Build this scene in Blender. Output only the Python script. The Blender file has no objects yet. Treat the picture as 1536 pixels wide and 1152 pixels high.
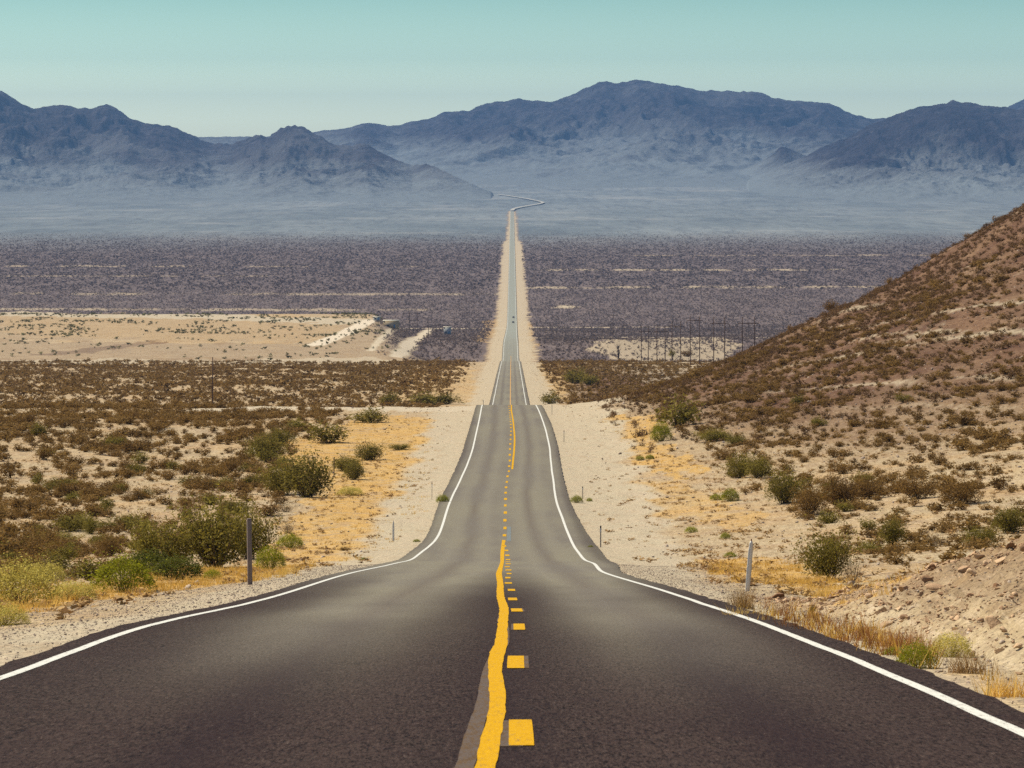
import bpy, math, random
import numpy as np
R = math.radians
scene = bpy.context.scene
C = scene.collection
rng = np.random.default_rng(7)
random.seed(7)

# ------------------------------------------------------------------ camera
# camera at the origin, looking along +Y, 1.45 m above the road surface
F = 5000.0          # focal length in photo pixels (photo 1536 wide)
U0, V0 = 768.0, 230.0
cam = bpy.data.cameras.new('camera'); camo = bpy.data.objects.new('camera', cam); C.objects.link(camo)
camo.location = (0, 0, 0); camo.rotation_euler = (R(90), 0, 0)
cam.sensor_width = 36.0; cam.lens = F / 1536 * 36.0
cam.shift_y = -(576 - V0) / 1536
cam.clip_start = 0.5; cam.clip_end = 60000
cam.dof.use_dof = True; cam.dof.focus_distance = 130.0; cam.dof.aperture_fstop = 16.0
scene.camera = camo

# ------------------------------------------------------------------ sky, sun, exposure
SUN_AZ, SUN_EL = R(-62), R(52)          # azimuth from +Y, negative = to the left
w = bpy.data.worlds.new("World"); scene.world = w; w.use_nodes = True
nt = w.node_tree; nt.nodes.clear()
sky = nt.nodes.new('ShaderNodeTexSky'); sky.sky_type = 'NISHITA'; sky.sun_disc = False
sky.sun_elevation = SUN_EL; sky.sun_rotation = SUN_AZ; sky.air_density = 1.0; sky.dust_density = 1.0; sky.ozone_density = 1.0
bg = nt.nodes.new('ShaderNodeBackground'); bg.inputs[1].default_value = 0.15
out = nt.nodes.new('ShaderNodeOutputWorld')
tc = nt.nodes.new('ShaderNodeTexCoord'); sp = nt.nodes.new('ShaderNodeSeparateXYZ')
nt.links.new(tc.outputs['Generated'], sp.inputs[0])
rp = nt.nodes.new('ShaderNodeValToRGB')
mr = nt.nodes.new('ShaderNodeMapRange'); mr.inputs[1].default_value = 0.0; mr.inputs[2].default_value = 0.30
nt.links.new(sp.outputs['Z'], mr.inputs[0]); nt.links.new(mr.outputs[0], rp.inputs[0])
SKYC = [(0.0, (.80, .88, .76)), (0.033, (.71, .84, .76)), (0.095, (.34, .47, .47)), (0.155, (.21, .33, .33)), (0.32, (.20, .31, .32)), (1.0, (.33, .285, .28))]
els = rp.color_ramp.elements
while len(els) < len(SKYC): els.new(0.5)
for e, (p, c) in zip(els, SKYC): e.position = p; e.color = (*c, 1)
mx = nt.nodes.new('ShaderNodeMix'); mx.data_type = 'RGBA'; mx.blend_type = 'MULTIPLY'; mx.inputs[0].default_value = 1
nt.links.new(sky.outputs[0], mx.inputs[6]); nt.links.new(rp.outputs[0], mx.inputs[7])
vm = nt.nodes.new('ShaderNodeVectorMath'); vm.operation = 'SCALE'; vm.inputs['Scale'].default_value = 2.0
nt.links.new(mx.outputs[2], vm.inputs[0]); nt.links.new(vm.outputs[0], bg.inputs[0]); nt.links.new(bg.outputs[0], out.inputs[0])

sun = bpy.data.lights.new('sun', 'SUN'); sun.energy = 4.9; sun.angle = R(0.53); sun.color = (1.0, .895, .71)
suno = bpy.data.objects.new('sun', sun); C.objects.link(suno)
sd = np.array([math.sin(SUN_AZ) * math.cos(SUN_EL), math.cos(SUN_AZ) * math.cos(SUN_EL), math.sin(SUN_EL)])
from mathutils import Vector
suno.rotation_euler = Vector(-sd).to_track_quat('-Z', 'Y').to_euler()
suno.location = (0, 0, 80)
scene.view_settings.view_transform = 'Standard'; scene.view_settings.look = 'None'
scene.view_settings.gamma = 1.0; scene.view_settings.exposure = 0.35
scene.render.resolution_x = 1024; scene.render.resolution_y = 768
scene.render.engine = 'CYCLES'; scene.cycles.use_denoising = False
scene.cycles.max_bounces = 5; scene.cycles.volume_bounces = 0
scene.cycles.transparent_max_bounces = 8

# ------------------------------------------------------------------ small helpers
def lin(r, g, b):
    f = lambda c: ((c / 255 + .055) / 1.055) ** 2.4 if c > 10 else c / 255 / 12.92
    return (f(r), f(g), f(b), 1)

def mesh_np(name, V, Fc, nper, smooth=False):
    """V (n,3), Fc (m,nper) -> mesh datablock"""
    me = bpy.data.meshes.new(name)
    V = np.asarray(V, dtype=np.float32); Fc = np.asarray(Fc, dtype=np.int32)
    me.vertices.add(len(V)); me.vertices.foreach_set('co', V.ravel())
    m = len(Fc); me.loops.add(m * nper); me.loops.foreach_set('vertex_index', Fc.ravel())
    me.polygons.add(m)
    me.polygons.foreach_set('loop_start', np.arange(0, m * nper, nper, dtype=np.int32))
    me.polygons.foreach_set('loop_total', np.full(m, nper, dtype=np.int32))
    if smooth: me.polygons.foreach_set('use_smooth', np.ones(m, dtype=bool))
    me.update(calc_edges=True)
    return me

def obj(name, me, mat=None, parent=None):
    o = bpy.data.objects.new(name, me)
    if mat is not None: me.materials.append(mat)
    C.objects.link(o); o.parent = parent
    return o

def tag(o, label=None, cat=None, group=None, kind=None):
    if label: o['label'] = label
    if cat: o['category'] = cat
    if group: o['group'] = group
    if kind: o['kind'] = kind
    return o

def empty(name, loc, rz=0.0):
    o = bpy.data.objects.new(name, None); o.location = loc; o.rotation_euler = (0, 0, rz)
    o.empty_display_size = .2; C.objects.link(o); return o

# ------------------------------------------------------------------ noise
def _hash(ix, iy, seed):
    h = (ix.astype(np.int64) * 374761393 + iy.astype(np.int64) * 668265263 + seed * 974634777) & 0xffffffff
    h = ((h ^ (h >> 13)) * 1274126177) & 0xffffffff
    h = h ^ (h >> 16)
    return (h & 0xffffff) / float(0x1000000)
def vnoise(x, y, seed=0):
    x, y = np.broadcast_arrays(np.asarray(x, float), np.asarray(y, float))
    ix = np.floor(x); iy = np.floor(y); fx = x - ix; fy = y - iy
    ix = ix.astype(np.int64); iy = iy.astype(np.int64)
    def g(ax, ay):
        a = _hash(ix + ax, iy + ay, seed) * 2 * np.pi
        return np.cos(a) * (fx - ax) + np.sin(a) * (fy - ay)
    sx = fx * fx * fx * (fx * (fx * 6 - 15) + 10); sy = fy * fy * fy * (fy * (fy * 6 - 15) + 10)
    a = g(0, 0) * (1 - sx) + g(1, 0) * sx; b = g(0, 1) * (1 - sx) + g(1, 1) * sx
    return (a * (1 - sy) + b * sy) * 1.5
def fbm(x, y, o=4, seed=0, gain=.5):
    s = 0; a = 1; t = 0
    for i in range(o):
        s = s + a * vnoise(x * 2 ** i + 17.3 * i, y * 2 ** i - 9.1 * i, seed + i); t += a; a *= gain
    return s / t
def ridged(x, y, o=4, seed=0, gain=.5):
    s = 0; a = 1; t = 0
    for i in range(o):
        n = 1 - np.abs(vnoise(x * 2 ** i + 5.7 * i, y * 2 ** i + 3.1 * i, seed + i)) * 1.6
        s = s + a * n; t += a; a *= gain
    return s / t
def sstep(a, b, x):
    t = np.clip((x - a) / (b - a), 0, 1); return t * t * (3 - 2 * t)

# ------------------------------------------------------------------ road profile (distance along +Y -> height, line offsets)
def pchip(xk, yk):
    xk = np.array(xk, float); yk = np.array(yk, float)
    h = np.diff(xk); dl = np.diff(yk) / h; m = np.zeros(len(xk)); m[0] = dl[0]; m[-1] = dl[-1]
    for i in range(1, len(xk) - 1):
        if dl[i - 1] * dl[i] > 0:
            w1 = 2 * h[i] + h[i - 1]; w2 = h[i] + 2 * h[i - 1]
            m[i] = (w1 + w2) / (w1 / dl[i - 1] + w2 / dl[i])
    def f(x):
        x = np.asarray(x, float); i = np.clip(np.searchsorted(xk, x) - 1, 0, len(xk) - 2)
        t = (x - xk[i]) / h[i]; tt = np.clip(t, 0, 1)
        y = ((2 * tt**3 - 3 * tt**2 + 1) * yk[i] + (tt**3 - 2 * tt**2 + tt) * h[i] * m[i]
             + (-2 * tt**3 + 3 * tt**2) * yk[i + 1] + (tt**3 - tt**2) * h[i] * m[i + 1])
        return y + np.where(t > 1, (x - xk[-1]) * m[-1], 0) + np.where(t < 0, (x - xk[0]) * m[0], 0)
    return f
PZ = [(-80, 6.2), (-30, 1.6), (0, -1.45), (20.4, -3.57), (27.1, -4.27), (38.3, -5.46), (54, -7.28), (75, -9.68), (97, -12.2),
      (126, -15.5), (140, -17.1), (155, -18.6), (185, -21.25), (205, -22.5), (238, -24.4), (263.5, -25.8), (290, -27.05),
      (320, -28.1), (367, -30.0), (410, -32.1), (440, -33.5), (462, -34.9), (490, -37.9), (580, -46.2), (702, -53.4), (946, -65.3), (1200, -77.5),
      (1332, -83.9), (1404, -87.6), (1520, -95.6), (1660, -102.3), (1825, -105.4), (2300, -124.5), (2920, -145.2), (3250, -146.3), (5600, -146.4),
      (8500, -146.0), (10000, -140), (11500, -124), (13000, -95), (14500, -52), (16500, 5), (19000, 40), (26000, 60)]
zr = pchip([a for a, b in PZ], [b for a, b in PZ])
# edge lines: (distance, left x, right x)
ED = [(-80, -4.2, 3.15), (0, -4.2, 3.15), (20.4, -4.18, 3.14), (27.1, -4.17, 3.13), (38.3, -4.28, 3.02), (54, -4.22, 3.03), (97, -4.62, 2.67), (126, -4.3, 3.05), (155, -4.2, 3.05),
      (185, -4.1, 3.15), (225, -4.23, 3.06), (263, -4.06, 3.24), (290, -3.88, 3.42), (320, -3.7, 3.58), (367, -3.74, 3.56), (410, -3.9, 3.45),
      (462, -4.06, 3.24), (702, -4.2, 3.09), (1332, -4.3, 2.9), (1825, -4.4, 2.9), (2920, -3.7, 3.6), (5600, -3.6, 3.7), (26000, -3.6, 3.7)]
xl_ = pchip([a[0] for a in ED], [a[1] for a in ED]); xr_ = pchip([a[0] for a in ED], [a[2] for a in ED])
def rwob(d):   # small sideways wander of the painted lines
    return .05 * fbm(np.asarray(d) / 35.0, 0.5, 2, 41) * sstep(60, 200, d)
def rbump(d):  # long low bumps in the carriageway
    d = np.asarray(d, float)
    return (.045 * fbm(d / 22.0, 3.5, 2, 51) + .10 * fbm(d / 90., 1.5, 1, 52)) * sstep(90, 160, d) * (1 - sstep(1500, 3000, d))
def zroad(d): return zr(d) + rbump(d)
DST = 8450.0    # the straight ends here; further on the road bends towards the pass

# ------------------------------------------------------------------ terrain
def pit(P, x, y):
    """soft-free point in polygon, vectorised"""
    inside = np.zeros(np.shape(x), bool); n = len(P); j = n - 1
    for i in range(n):
        xi, yi = P[i]; xj, yj = P[j]
        c = ((yi > y) != (yj > y)) & (x < (xj - xi) * (y - yi) / (yj - yi + 1e-12) + xi)
        inside ^= c; j = i
    return inside
HD = pchip([-80, 60, 150, 250, 350, 450, 520, 580, 660, 850, 3000], [6, 7, 9.0, 11, 16.5, 25, 32.5, 32.5, 18, 0, 0])
def T(x, d):
    x = np.asarray(x, float); d = np.asarray(d, float)
    x, d = np.broadcast_arrays(x, d)
    xl = xl_(d); xr = xr_(d)
    e = np.maximum(x - xr, xl - x)            # distance outside the edge lines
    z = zroad(d)
    # right hill
    q = np.clip((x - 5) / 75.0, 0, 2.2)
    g = np.where(q < 1, q ** 1.4, 1 + 1.25 * (q - 1) - .25 * (q - 1) ** 2)
    hill = HD(d) * g
    hill = hill * (1 + .10 * fbm(x / 22., d / 60., 3, 3) * sstep(10, 30, x)) + 0.5 * ridged(x / 9., d / 22., 3, 5) * sstep(12, 40, x) * sstep(150, 350, d) * (1 - sstep(700, 850, d))
    z = z + hill
    # rocky bank at the right of the near road
    bank = np.clip((x - 4.55 - .004 * (d - 30)) * .42, 0, 2.3)
    bank = bank * sstep(8, 16, d) * (1 - sstep(43 , 68, d - .9 * (x - 6)))
    bank = bank * (1 + .35 * fbm(x / 1.1, d / 2.2, 4, 11)) + sstep(0, .25, bank) * (.20 * (ridged(x / .55, d / 1.5, 4, 13, .6) - .6) + .05)
    z = z + bank
    # left plateau (pale fill) and its foot
    wp = sstep(0, 1, (-x - (28 + .05 * (d - 1500))) / 30.0)
    zp = np.interp(d, [1350, 1450, 1750, 1900, 2290, 2330, 2450], [-84.5, -90.5, -98.5, -102.5, -110, -112, -150])
    on = sstep(1380, 1500, d) * (1 - sstep(2400, 2500, d))
    z = z + np.where(zp > z, (zp - z), 0) * wp * on
    # low pale mound on the right behind the scrub
    z = z + 5.0 * np.exp(-((x - 55) / 30) ** 2 - ((d - 1750) / 150) ** 2)
    # undulation away from the carriageway
    cell = (0.44 * np.maximum(d, 5) + 18) / 480
    a = sstep(0.6, 6, e - 2 * cell)
    far = 1 - sstep(2500, 6000, d)
    z = z + a * far * (.35 * fbm(x / 9., d / 14., 3, 21) - .15) + a * .09 * fbm(x / 1.6, d / 1.6, 3, 23) * (1 - sstep(300, 700, d))
    z = z + sstep(20, 60, e) * far * 1.2 * fbm(x / 60., d / 110., 2, 25) * sstep(120, 300, d) * (1 - .7 * sstep(1300, 1500, d))
    # under the road and the shoulder fall
    drop = .06 + np.maximum(d, 0) * 1.2e-4
    z = z - drop - .05 * sstep(0.5, 2.5, e) * (x < 40)
    z = z + sstep(8500, 10500, d) * 6 * fbm(x / 500., d / 900., 4, 27)
    return z
DG = np.exp(np.linspace(math.log(6), math.log(20000), 5200))
def hit(u, v):
    t = (u - U0) / F; s = -(v - V0) / F
    zt = T(t * DG, DG); below = s * DG <= zt
    i = int(np.argmax(below))
    if i == 0: return t * DG[-1], DG[-1]
    a0 = s * DG[i - 1] - zt[i - 1]; a1 = s * DG[i] - zt[i]
    k = a0 / (a0 - a1); d = DG[i - 1] + k * (DG[i] - DG[i - 1])
    return t * d, d

# rows shared by terrain and road
rows = np.concatenate([np.linspace(-80, 2, 24), np.exp(np.arange(math.log(3), math.log(25500), .0068))])
NC = 481
s = np.linspace(-1, 1, NC)
s = np.sign(s) * (np.abs(s) * .75 + .25 * np.abs(s) ** 2)
half = .225 * np.maximum(rows, 4) + 9
X = s[None, :] * half[:, None]; D = np.repeat(rows[:, None], NC, 1)
Z = T(X, D)

# albedo masks in world coordinates
def poly(pts): return [hit(u, v) for u, v in pts]
def softpoly(P, x, d, jx=1.2, jd=4.0, seed=0, jit=1.0):
    jx2 = jx * fbm(x / (jx * 2.2), d / (jd * 2.2), 3, 61 + seed) * 2.4 * jit; jd2 = jd * fbm(x / (jx * 2.2) + 40, d / (jd * 2.2), 3, 71 + seed) * 2.4 * jit
    return pit(P, x + jx2, d + jd2).astype(float)
E = np.maximum(X - xr_(D), xl_(D) - X)
side = np.where(X > 0, 1, -1)
grass = np.zeros_like(X); pale = np.zeros_like(X); dark = np.zeros_like(X); brown = np.zeros_like(X)
def addp(M, pts, val=1.0, jx=1.2, jd=4.0, seed=0, world=False, jit=1.0):
    P = pts if world else poly(pts)
    np.maximum(M, val * softpoly(P, X, D, jx, jd, seed, jit), out=M)
# orange dry grass
addp(grass, [(380, 868), (470, 850), (560, 838), (610, 790), (640, 745), (652, 690), (640, 650), (655, 627), (560, 622), (500, 640), (430, 660), (440, 720), (470, 760), (420, 800), (360, 850)], .85, 1.0, 6, 1)
addp(grass, [(-300, 1010), (0, 928), (120, 905), (300, 880), (430, 866), (440, 850), (300, 852), (150, 878), (0, 893), (-300, 930)], 1.0, .5, 2.5, 2)
addp(grass, [(905, 625), (985, 622), (1000, 665), (1060, 700), (1010, 720), (940, 690)], .85, 1.0, 5, 3)
addp(grass, [(950, 720), (1060, 735), (1130, 770), (1180, 800), (1090, 790), (980, 775)], .5, 1.2, 6, 4)
addp(grass, [(1040, 838), (1150, 835), (1300, 872), (1340, 895), (1200, 890), (1080, 862)], .9, .6, 3, 5)
addp(grass, [(1130, 930), (1180, 912), (1320, 950), (1450, 1010), (1536, 1040), (1536, 1070), (1330, 985), (1200, 955)], .75, .25, 1.5, 6)
addp(grass, [(640, 548), (700, 545), (722, 580), (715, 603), (560, 603), (600, 580)], .35, 2, 25, 7)
addp(grass, [(805, 545), (850, 550), (850, 600), (812, 600)], .5, 2, 25, 8)
addp(grass, [(728, 480), (745, 480), (742, 500), (728, 515), (712, 510)], .5, 4, 40, 9)
addp(grass, [(782, 480), (795, 482), (800, 520), (786, 510)], .5, 4, 40, 10)
addp(grass, [(0, 470), (180, 470), (540, 485), (460, 515), (200, 512), (0, 500)], .22, 12, 50, 11)
# pale gravel: verges, side track on the crest, tracks on the flat
vw = np.interp(D, [0, 20, 60, 150, 250, 450, 700, 1330, 2900, 5500, 5650], [1.5, 1.45, 1.5, 3.4, 4.5, 6, 5, 6, 8, 8.5, 3])
vw = np.where(X > 0, vw * np.interp(D, [0, 60, 150, 460, 1200, 5500], [.6, .8, 1.4, 1.6, 1.2, 1.1]), vw) * (1 + .5 * fbm(X * 0 + side * 7, D / 18., 3, 81)) + (.8 + D * .0006) * fbm(X / 2.5, D / 9., 3, 82)
verge = np.interp(D, [300, 700, 3000], [1, .85, .8]) * (1 - sstep(-.4, .8 + D * .0006, E - vw))
pale = np.maximum(pale, verge * (1 - sstep(8400, 8600, D)))
addp(pale, [(-43, 432), (-43, 466), (-4, 466), (-4, 425), (-20, 436)], 1.15, 1, 3, 12, world=True)
for k, (x0, d0, x1, d1, wd, val) in enumerate([
        (-53, 1530, -64, 2600, 4.5, 1.3), (-68, 1600, -80, 2450, 2.5, 1.2), (-260, 2620, -3, 2660, 14, 1.3), (6, 2120, 240, 2160, 14, 1.2),
        (6, 3180, 38, 3190, 30, 1.3), (6, 2700, 120, 2710, 14, .7), (6, 2440, 70, 2455, 10, .7), (10, 3650, 900, 3700, 28, .55), (-900, 3500, -12, 3480, 26, .45),
        (60, 4200, 400, 4210, 26, .6), (-700, 4350, -150, 4330, 26, .5), (-900, 4000, -300, 3990, 20, .45), (200, 4800, 900, 4820, 30, .4), (-700, 3150, -100, 3120, 26, .5)]):
    vx, vd = x1 - x0, d1 - d0; L2 = vx * vx + vd * vd
    tt = np.clip(((X - x0) * vx + (D - d0) * vd) / L2, 0, 1)
    dist = np.hypot(X - x0 - tt * vx, D - d0 - tt * vd) + wd * .5 * fbm(X / 30, D / 60, 2, 300 + k)
    pale = np.maximum(pale, val * (1 - sstep(wd * .6, wd * 1.1, dist)) * np.where(D > 2950, sstep(-.25, .15, fbm(X / 45., D / 300., 3, 350 + k)), 1))
addp(pale, [(455, 519), (485, 519), (570, 482), (545, 480)], 1.6, 2, 8, 13, jit=.2)
addp(pale, [(0, 467), (100, 469), (400, 476), (570, 481), (520, 487), (300, 478), (0, 474)], 1.0, 6, 20, 14)
addp(pale, [(-200, 548), (560, 546), (600, 541), (560, 536), (300, 540), (-200, 538)], .8, 6, 18, 15)
addp(pale, [(-200, 540), (560, 538), (590, 530), (600, 500), (560, 486), (460, 516), (200, 514), (-200, 506)], .2, 8, 30, 16)
addp(pale, [(-200, 470), (560, 482), (460, 514), (-200, 508)], .15, 8, 30, 18)
addp(pale, [(900, 522), (930, 508), (1100, 506), (1100, 545), (930, 540)], .5, 8, 30, 17)
# dark scrub soil of the far flat, passing into the haze-coloured fan
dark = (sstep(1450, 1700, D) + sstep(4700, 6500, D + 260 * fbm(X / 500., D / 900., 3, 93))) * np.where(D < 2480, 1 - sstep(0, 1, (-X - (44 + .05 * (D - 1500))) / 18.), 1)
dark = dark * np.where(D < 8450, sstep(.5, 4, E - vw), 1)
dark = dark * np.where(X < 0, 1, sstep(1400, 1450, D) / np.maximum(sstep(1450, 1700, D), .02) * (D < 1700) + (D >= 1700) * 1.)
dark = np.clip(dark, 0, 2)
# brown rocky soil of the hill
brown = sstep(0, 1, (X - 6 - .02 * np.maximum(450 - D, 0)) / 20.0) * sstep(210, 360, D) * (1 - sstep(1000, 1400, D))
stripe = fbm(X / 60. - D / 90., X / 5. + D / 14., 3, 91)
pale = np.maximum(pale, .75 * sstep(.26, .42, stripe) * brown * sstep(20, 40, X))
brown = np.maximum(brown, .42 * sstep(4.6, 6, X) * (1 - sstep(50, 66, D)))
addp(brown, [(-200, 545), (560, 543), (600, 535), (600, 500), (560, 486), (460, 516), (200, 514), (-200, 508)], .38, 8, 24, 21)
addp(brown, [(-200, 470), (560, 484), (460, 514), (-200, 508)], .25, 8, 24, 22)
addp(brown, [(20, 535), (120, 531), (250, 514), (235, 510), (110, 525)], .9, 3, 10, 19)
brown = np.clip(brown + .25 * fbm(X / 14., D / 30., 3, 92) * (brown > .05), 0, 1)
dark = dark * (1 - pale)
V = np.stack([X, D, Z], -1).reshape(-1, 3)
nr = len(rows)
i0 = (np.arange(nr - 1)[:, None] * NC + np.arange(NC - 1)[None, :]).ravel()
gme = mesh_np('ground', V, np.stack([i0, i0 + 1, i0 + NC + 1, i0 + NC], 1), 4, True)
col = gme.attributes.new('soil', 'FLOAT_COLOR', 'POINT')
col.data.foreach_set('color', np.stack([grass, pale, dark, brown], -1).reshape(-1).astype(np.float32))

# ------------------------------------------------------------------ materials
class M:
    def __init__(self, name, rough=.9, spec=.2):
        self.m = bpy.data.materials.new(name); self.m.use_nodes = True
        self.t = self.m.node_tree; self.n = self.t.nodes
        self.b = self.n['Principled BSDF']; self.b.inputs['Roughness'].default_value = rough
        self.b.inputs['Specular IOR Level'].default_value = spec
        self.tc = self.n.new('ShaderNodeTexCoord')
    def link(self, a, b): self.t.links.new(a, b)
    def noise(self, scale, detail=3, rough=.55, vec=None, sc3=None, out='Fac'):
        v = vec or self.tc.outputs['Object']
        if sc3:
            mp = self.n.new('ShaderNodeMapping'); mp.inputs['Scale'].default_value = sc3; self.link(v, mp.inputs[0]); v = mp.outputs[0]
        k = self.n.new('ShaderNodeTexNoise'); k.inputs['Scale'].default_value = scale; k.inputs['Detail'].default_value = detail; k.inputs['Roughness'].default_value = rough
        self.link(v, k.inputs['Vector']); return k.outputs[out]
    def vor(self, scale, vec=None, out='Distance', feature='F1'):
        k = self.n.new('ShaderNodeTexVoronoi'); k.inputs['Scale'].default_value = scale; k.feature = feature
        self.link(vec or self.tc.outputs['Object'], k.inputs['Vector']); return k.outputs[out]
    def rng(self, f, a, b, c=0., d=1.):
        k = self.n.new('ShaderNodeMapRange'); self.link(f, k.inputs[0])
        for i, vv in enumerate((a, b, c, d)): k.inputs[i + 1].default_value = vv
        return k.outputs[0]
    def math(self, op, a, b=None):
        k = self.n.new('ShaderNodeMath'); k.operation = op
        for i, vv in enumerate((a, b)):
            if vv is None: continue
            if isinstance(vv, (int, float)): k.inputs[i].default_value = vv
            else: self.link(vv, k.inputs[i])
        return k.outputs[0]
    def mix(self, f, a, b, mode='MIX'):
        k = self.n.new('ShaderNodeMix'); k.data_type = 'RGBA'; k.blend_type = mode
        if isinstance(f, (int, float)): k.inputs[0].default_value = f
        else: self.link(f, k.inputs[0])
        for i, vv in ((6, a), (7, b)):
            if isinstance(vv, tuple): k.inputs[i].default_value = vv
            else: self.link(vv, k.inputs[i])
        return k.outputs[2]
    def attr(self, name):
        k = self.n.new('ShaderNodeAttribute'); k.attribute_name = name; return k
    def color(self, c):
        if isinstance(c, tuple): self.b.inputs['Base Color'].default_value = c
        else: self.link(c, self.b.inputs['Base Color'])
        return self
    def bump(self, h, dist, strength=1.0):
        k = self.n.new('ShaderNodeBump'); k.inputs['Distance'].default_value = dist; k.inputs['Strength'].default_value = strength
        self.link(h, k.inputs['Height']); self.link(k.outputs[0], self.b.inputs['Normal']); return self

# ground
g = M('desert_ground', .95, .1)
at = g.attr('soil'); sc = g.n.new('ShaderNodeSeparateColor'); g.link(at.outputs['Color'], sc.inputs[0])
n_f = g.noise(9, 4, .65); n_m = g.noise(1.1, 4, .6); n_l = g.noise(.12, 3, .55); n_xl = g.noise(.018, 4, .6)
peb = g.vor(7); peb2 = g.vor(16)
n_2 = g.noise(.42, 4, .6); n_s = g.noise(4.5, 4, .8, sc3=(1, .12, 1)); n_t = g.noise(1.3, 3, .75, sc3=(1, .15, 1))
sand = g.mix(g.rng(n_m, .3, .7), (.36, .28, .16, 1), (.46, .375, .235, 1))
sand = g.mix(g.rng(n_l, .42, .64), sand, (.42, .295, .15, 1))
sand = g.mix(g.rng(n_2, .50, .66, 0, .6), sand, (.31, .225, .15, 1))
sand = g.mix(g.rng(n_f, .50, .68, 0, .7), sand, (.20, .145, .085, 1))
gravel = g.mix(g.rng(n_f, .35, .7), (.48, .42, .295, 1), (.31, .265, .18, 1))
gravel = g.mix(g.rng(n_2, .42, .68, 0, .7), gravel, (.44, .36, .255, 1))
gravel = g.mix(g.rng(peb2, .0, .22, .55, 0), gravel, (.19, .15, .12, 1))
gravel = g.mix(g.rng(n_m, .5, .75, 0, .4), gravel, (.47, .36, .23, 1))
gr = g.mix(g.rng(n_f, .35, .65), (.60, .37, .085, 1), (.42, .24, .055, 1))
gr = g.mix(g.rng(n_m, .45, .68, 0, .9), gr, sand)
gr = g.mix(g.rng(n_2, .52, .62, 0, .6), gr, sand)
spk = g.noise(.16, 5, .8, sc3=(1.6, .13, 1))
dk = g.mix(g.rng(spk, .42, .62), (.092, .070, .066, 1), (.18, .142, .125, 1))
dk = g.mix(g.rng(n_xl, .35, .65, 0, .35), dk, (.10, .075, .075, 1))
fan = g.mix(g.rng(g.noise(.0025, 6, .7, sc3=(1, .35, 1)), .36, .64), (.115, .142, .155, 1), (.195, .222, .228, 1))  # blue of the distant haze is put into the fan's soil colour
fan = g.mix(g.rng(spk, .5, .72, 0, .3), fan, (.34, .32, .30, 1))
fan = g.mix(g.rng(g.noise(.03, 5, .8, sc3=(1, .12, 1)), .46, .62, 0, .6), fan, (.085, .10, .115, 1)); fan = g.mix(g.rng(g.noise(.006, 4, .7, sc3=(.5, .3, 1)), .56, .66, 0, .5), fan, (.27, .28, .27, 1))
dk = g.mix(g.rng(sc.outputs[2], 1.0, 2.0), dk, fan)  # painted haze takes over from the dark soil with distance
br = g.mix(g.rng(n_m, .35, .65), (.115, .062, .035, 1), (.20, .122, .070, 1))
br = g.mix(g.rng(n_l, .4, .6, .0, .8), br, (.085, .042, .026, 1))
br = g.mix(g.rng(n_f, .5, .7, 0, .6), br, (.08, .05, .035, 1))
sand = g.mix(g.rng(n_s, .52, .66, 0, .65), sand, (.20, .135, .085, 1)); gravel = g.mix(g.rng(n_s, .54, .70, 0, .5), gravel, (.23, .175, .125, 1))
sand = g.mix(g.rng(n_s, .46, .34, 0, .4), sand, (.60, .50, .37, 1)); gravel = g.mix(g.rng(n_t, .56, .70, 0, .45), gravel, (.30, .21, .12, 1)); sand = g.mix(g.rng(n_t, .54, .68, 0, .5), sand, (.27, .18, .10, 1))
gr = g.mix(g.rng(n_s, .52, .68, 0, .5), gr, (.30, .17, .06, 1)); br = g.mix(g.rng(n_s, .42, .32, 0, .6), br, (.36, .25, .155, 1))
c = g.mix(at.outputs['Alpha'], sand, br)
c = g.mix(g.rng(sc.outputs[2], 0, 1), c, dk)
c = g.mix(g.math('MULTIPLY', sc.outputs[0], g.rng(n_m, .25, .5, .45, 1)), c, gr)
c = g.mix(g.rng(sc.outputs[1], 0, 1), c, gravel)
c = g.mix(g.rng(sc.outputs[1], 1, 2), c, (.66, .58, .45, 1))
g.color(c)
hgt = g.math('ADD', g.math('MULTIPLY', n_m, 1.2), g.math('ADD', g.math('MULTIPLY', n_f, .35), g.math('MULTIPLY', peb, .25)))
g.bump(hgt, .22, .9)
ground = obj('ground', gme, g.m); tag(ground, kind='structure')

# ------------------------------------------------------------------ road
rr = np.concatenate([rows[rows < 0], np.arange(0, 60, .5), np.arange(60, 500, 1.0), rows[(rows > 500) & (rows < DST)]])
def ribbon(name, rws, xa, xb, lift, ncol, mat, parent=None, taper=False, zf=None):
    nn = len(rws); k = np.linspace(0, 1, ncol)
    xx = xa[:, None] * (1 - k) + xb[:, None] * k
    zz = (zroad(rws) if zf is None else zf)[:, None] + lift[:, None] + 0 * xx
    V = np.stack([xx, np.repeat(rws[:, None], ncol, 1), zz], -1).reshape(-1, 3)
    i0 = (np.arange(nn - 1)[:, None] * ncol + np.arange(ncol - 1)[None, :]).ravel()
    me = mesh_np(name, V, np.stack([i0, i0 + 1, i0 + ncol + 1, i0 + ncol], 1), 4, True)
    return obj(name, me, mat, parent)
lf = lambda d, k: k * (.004 + np.maximum(d, 0) * 1.0e-5)

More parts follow.
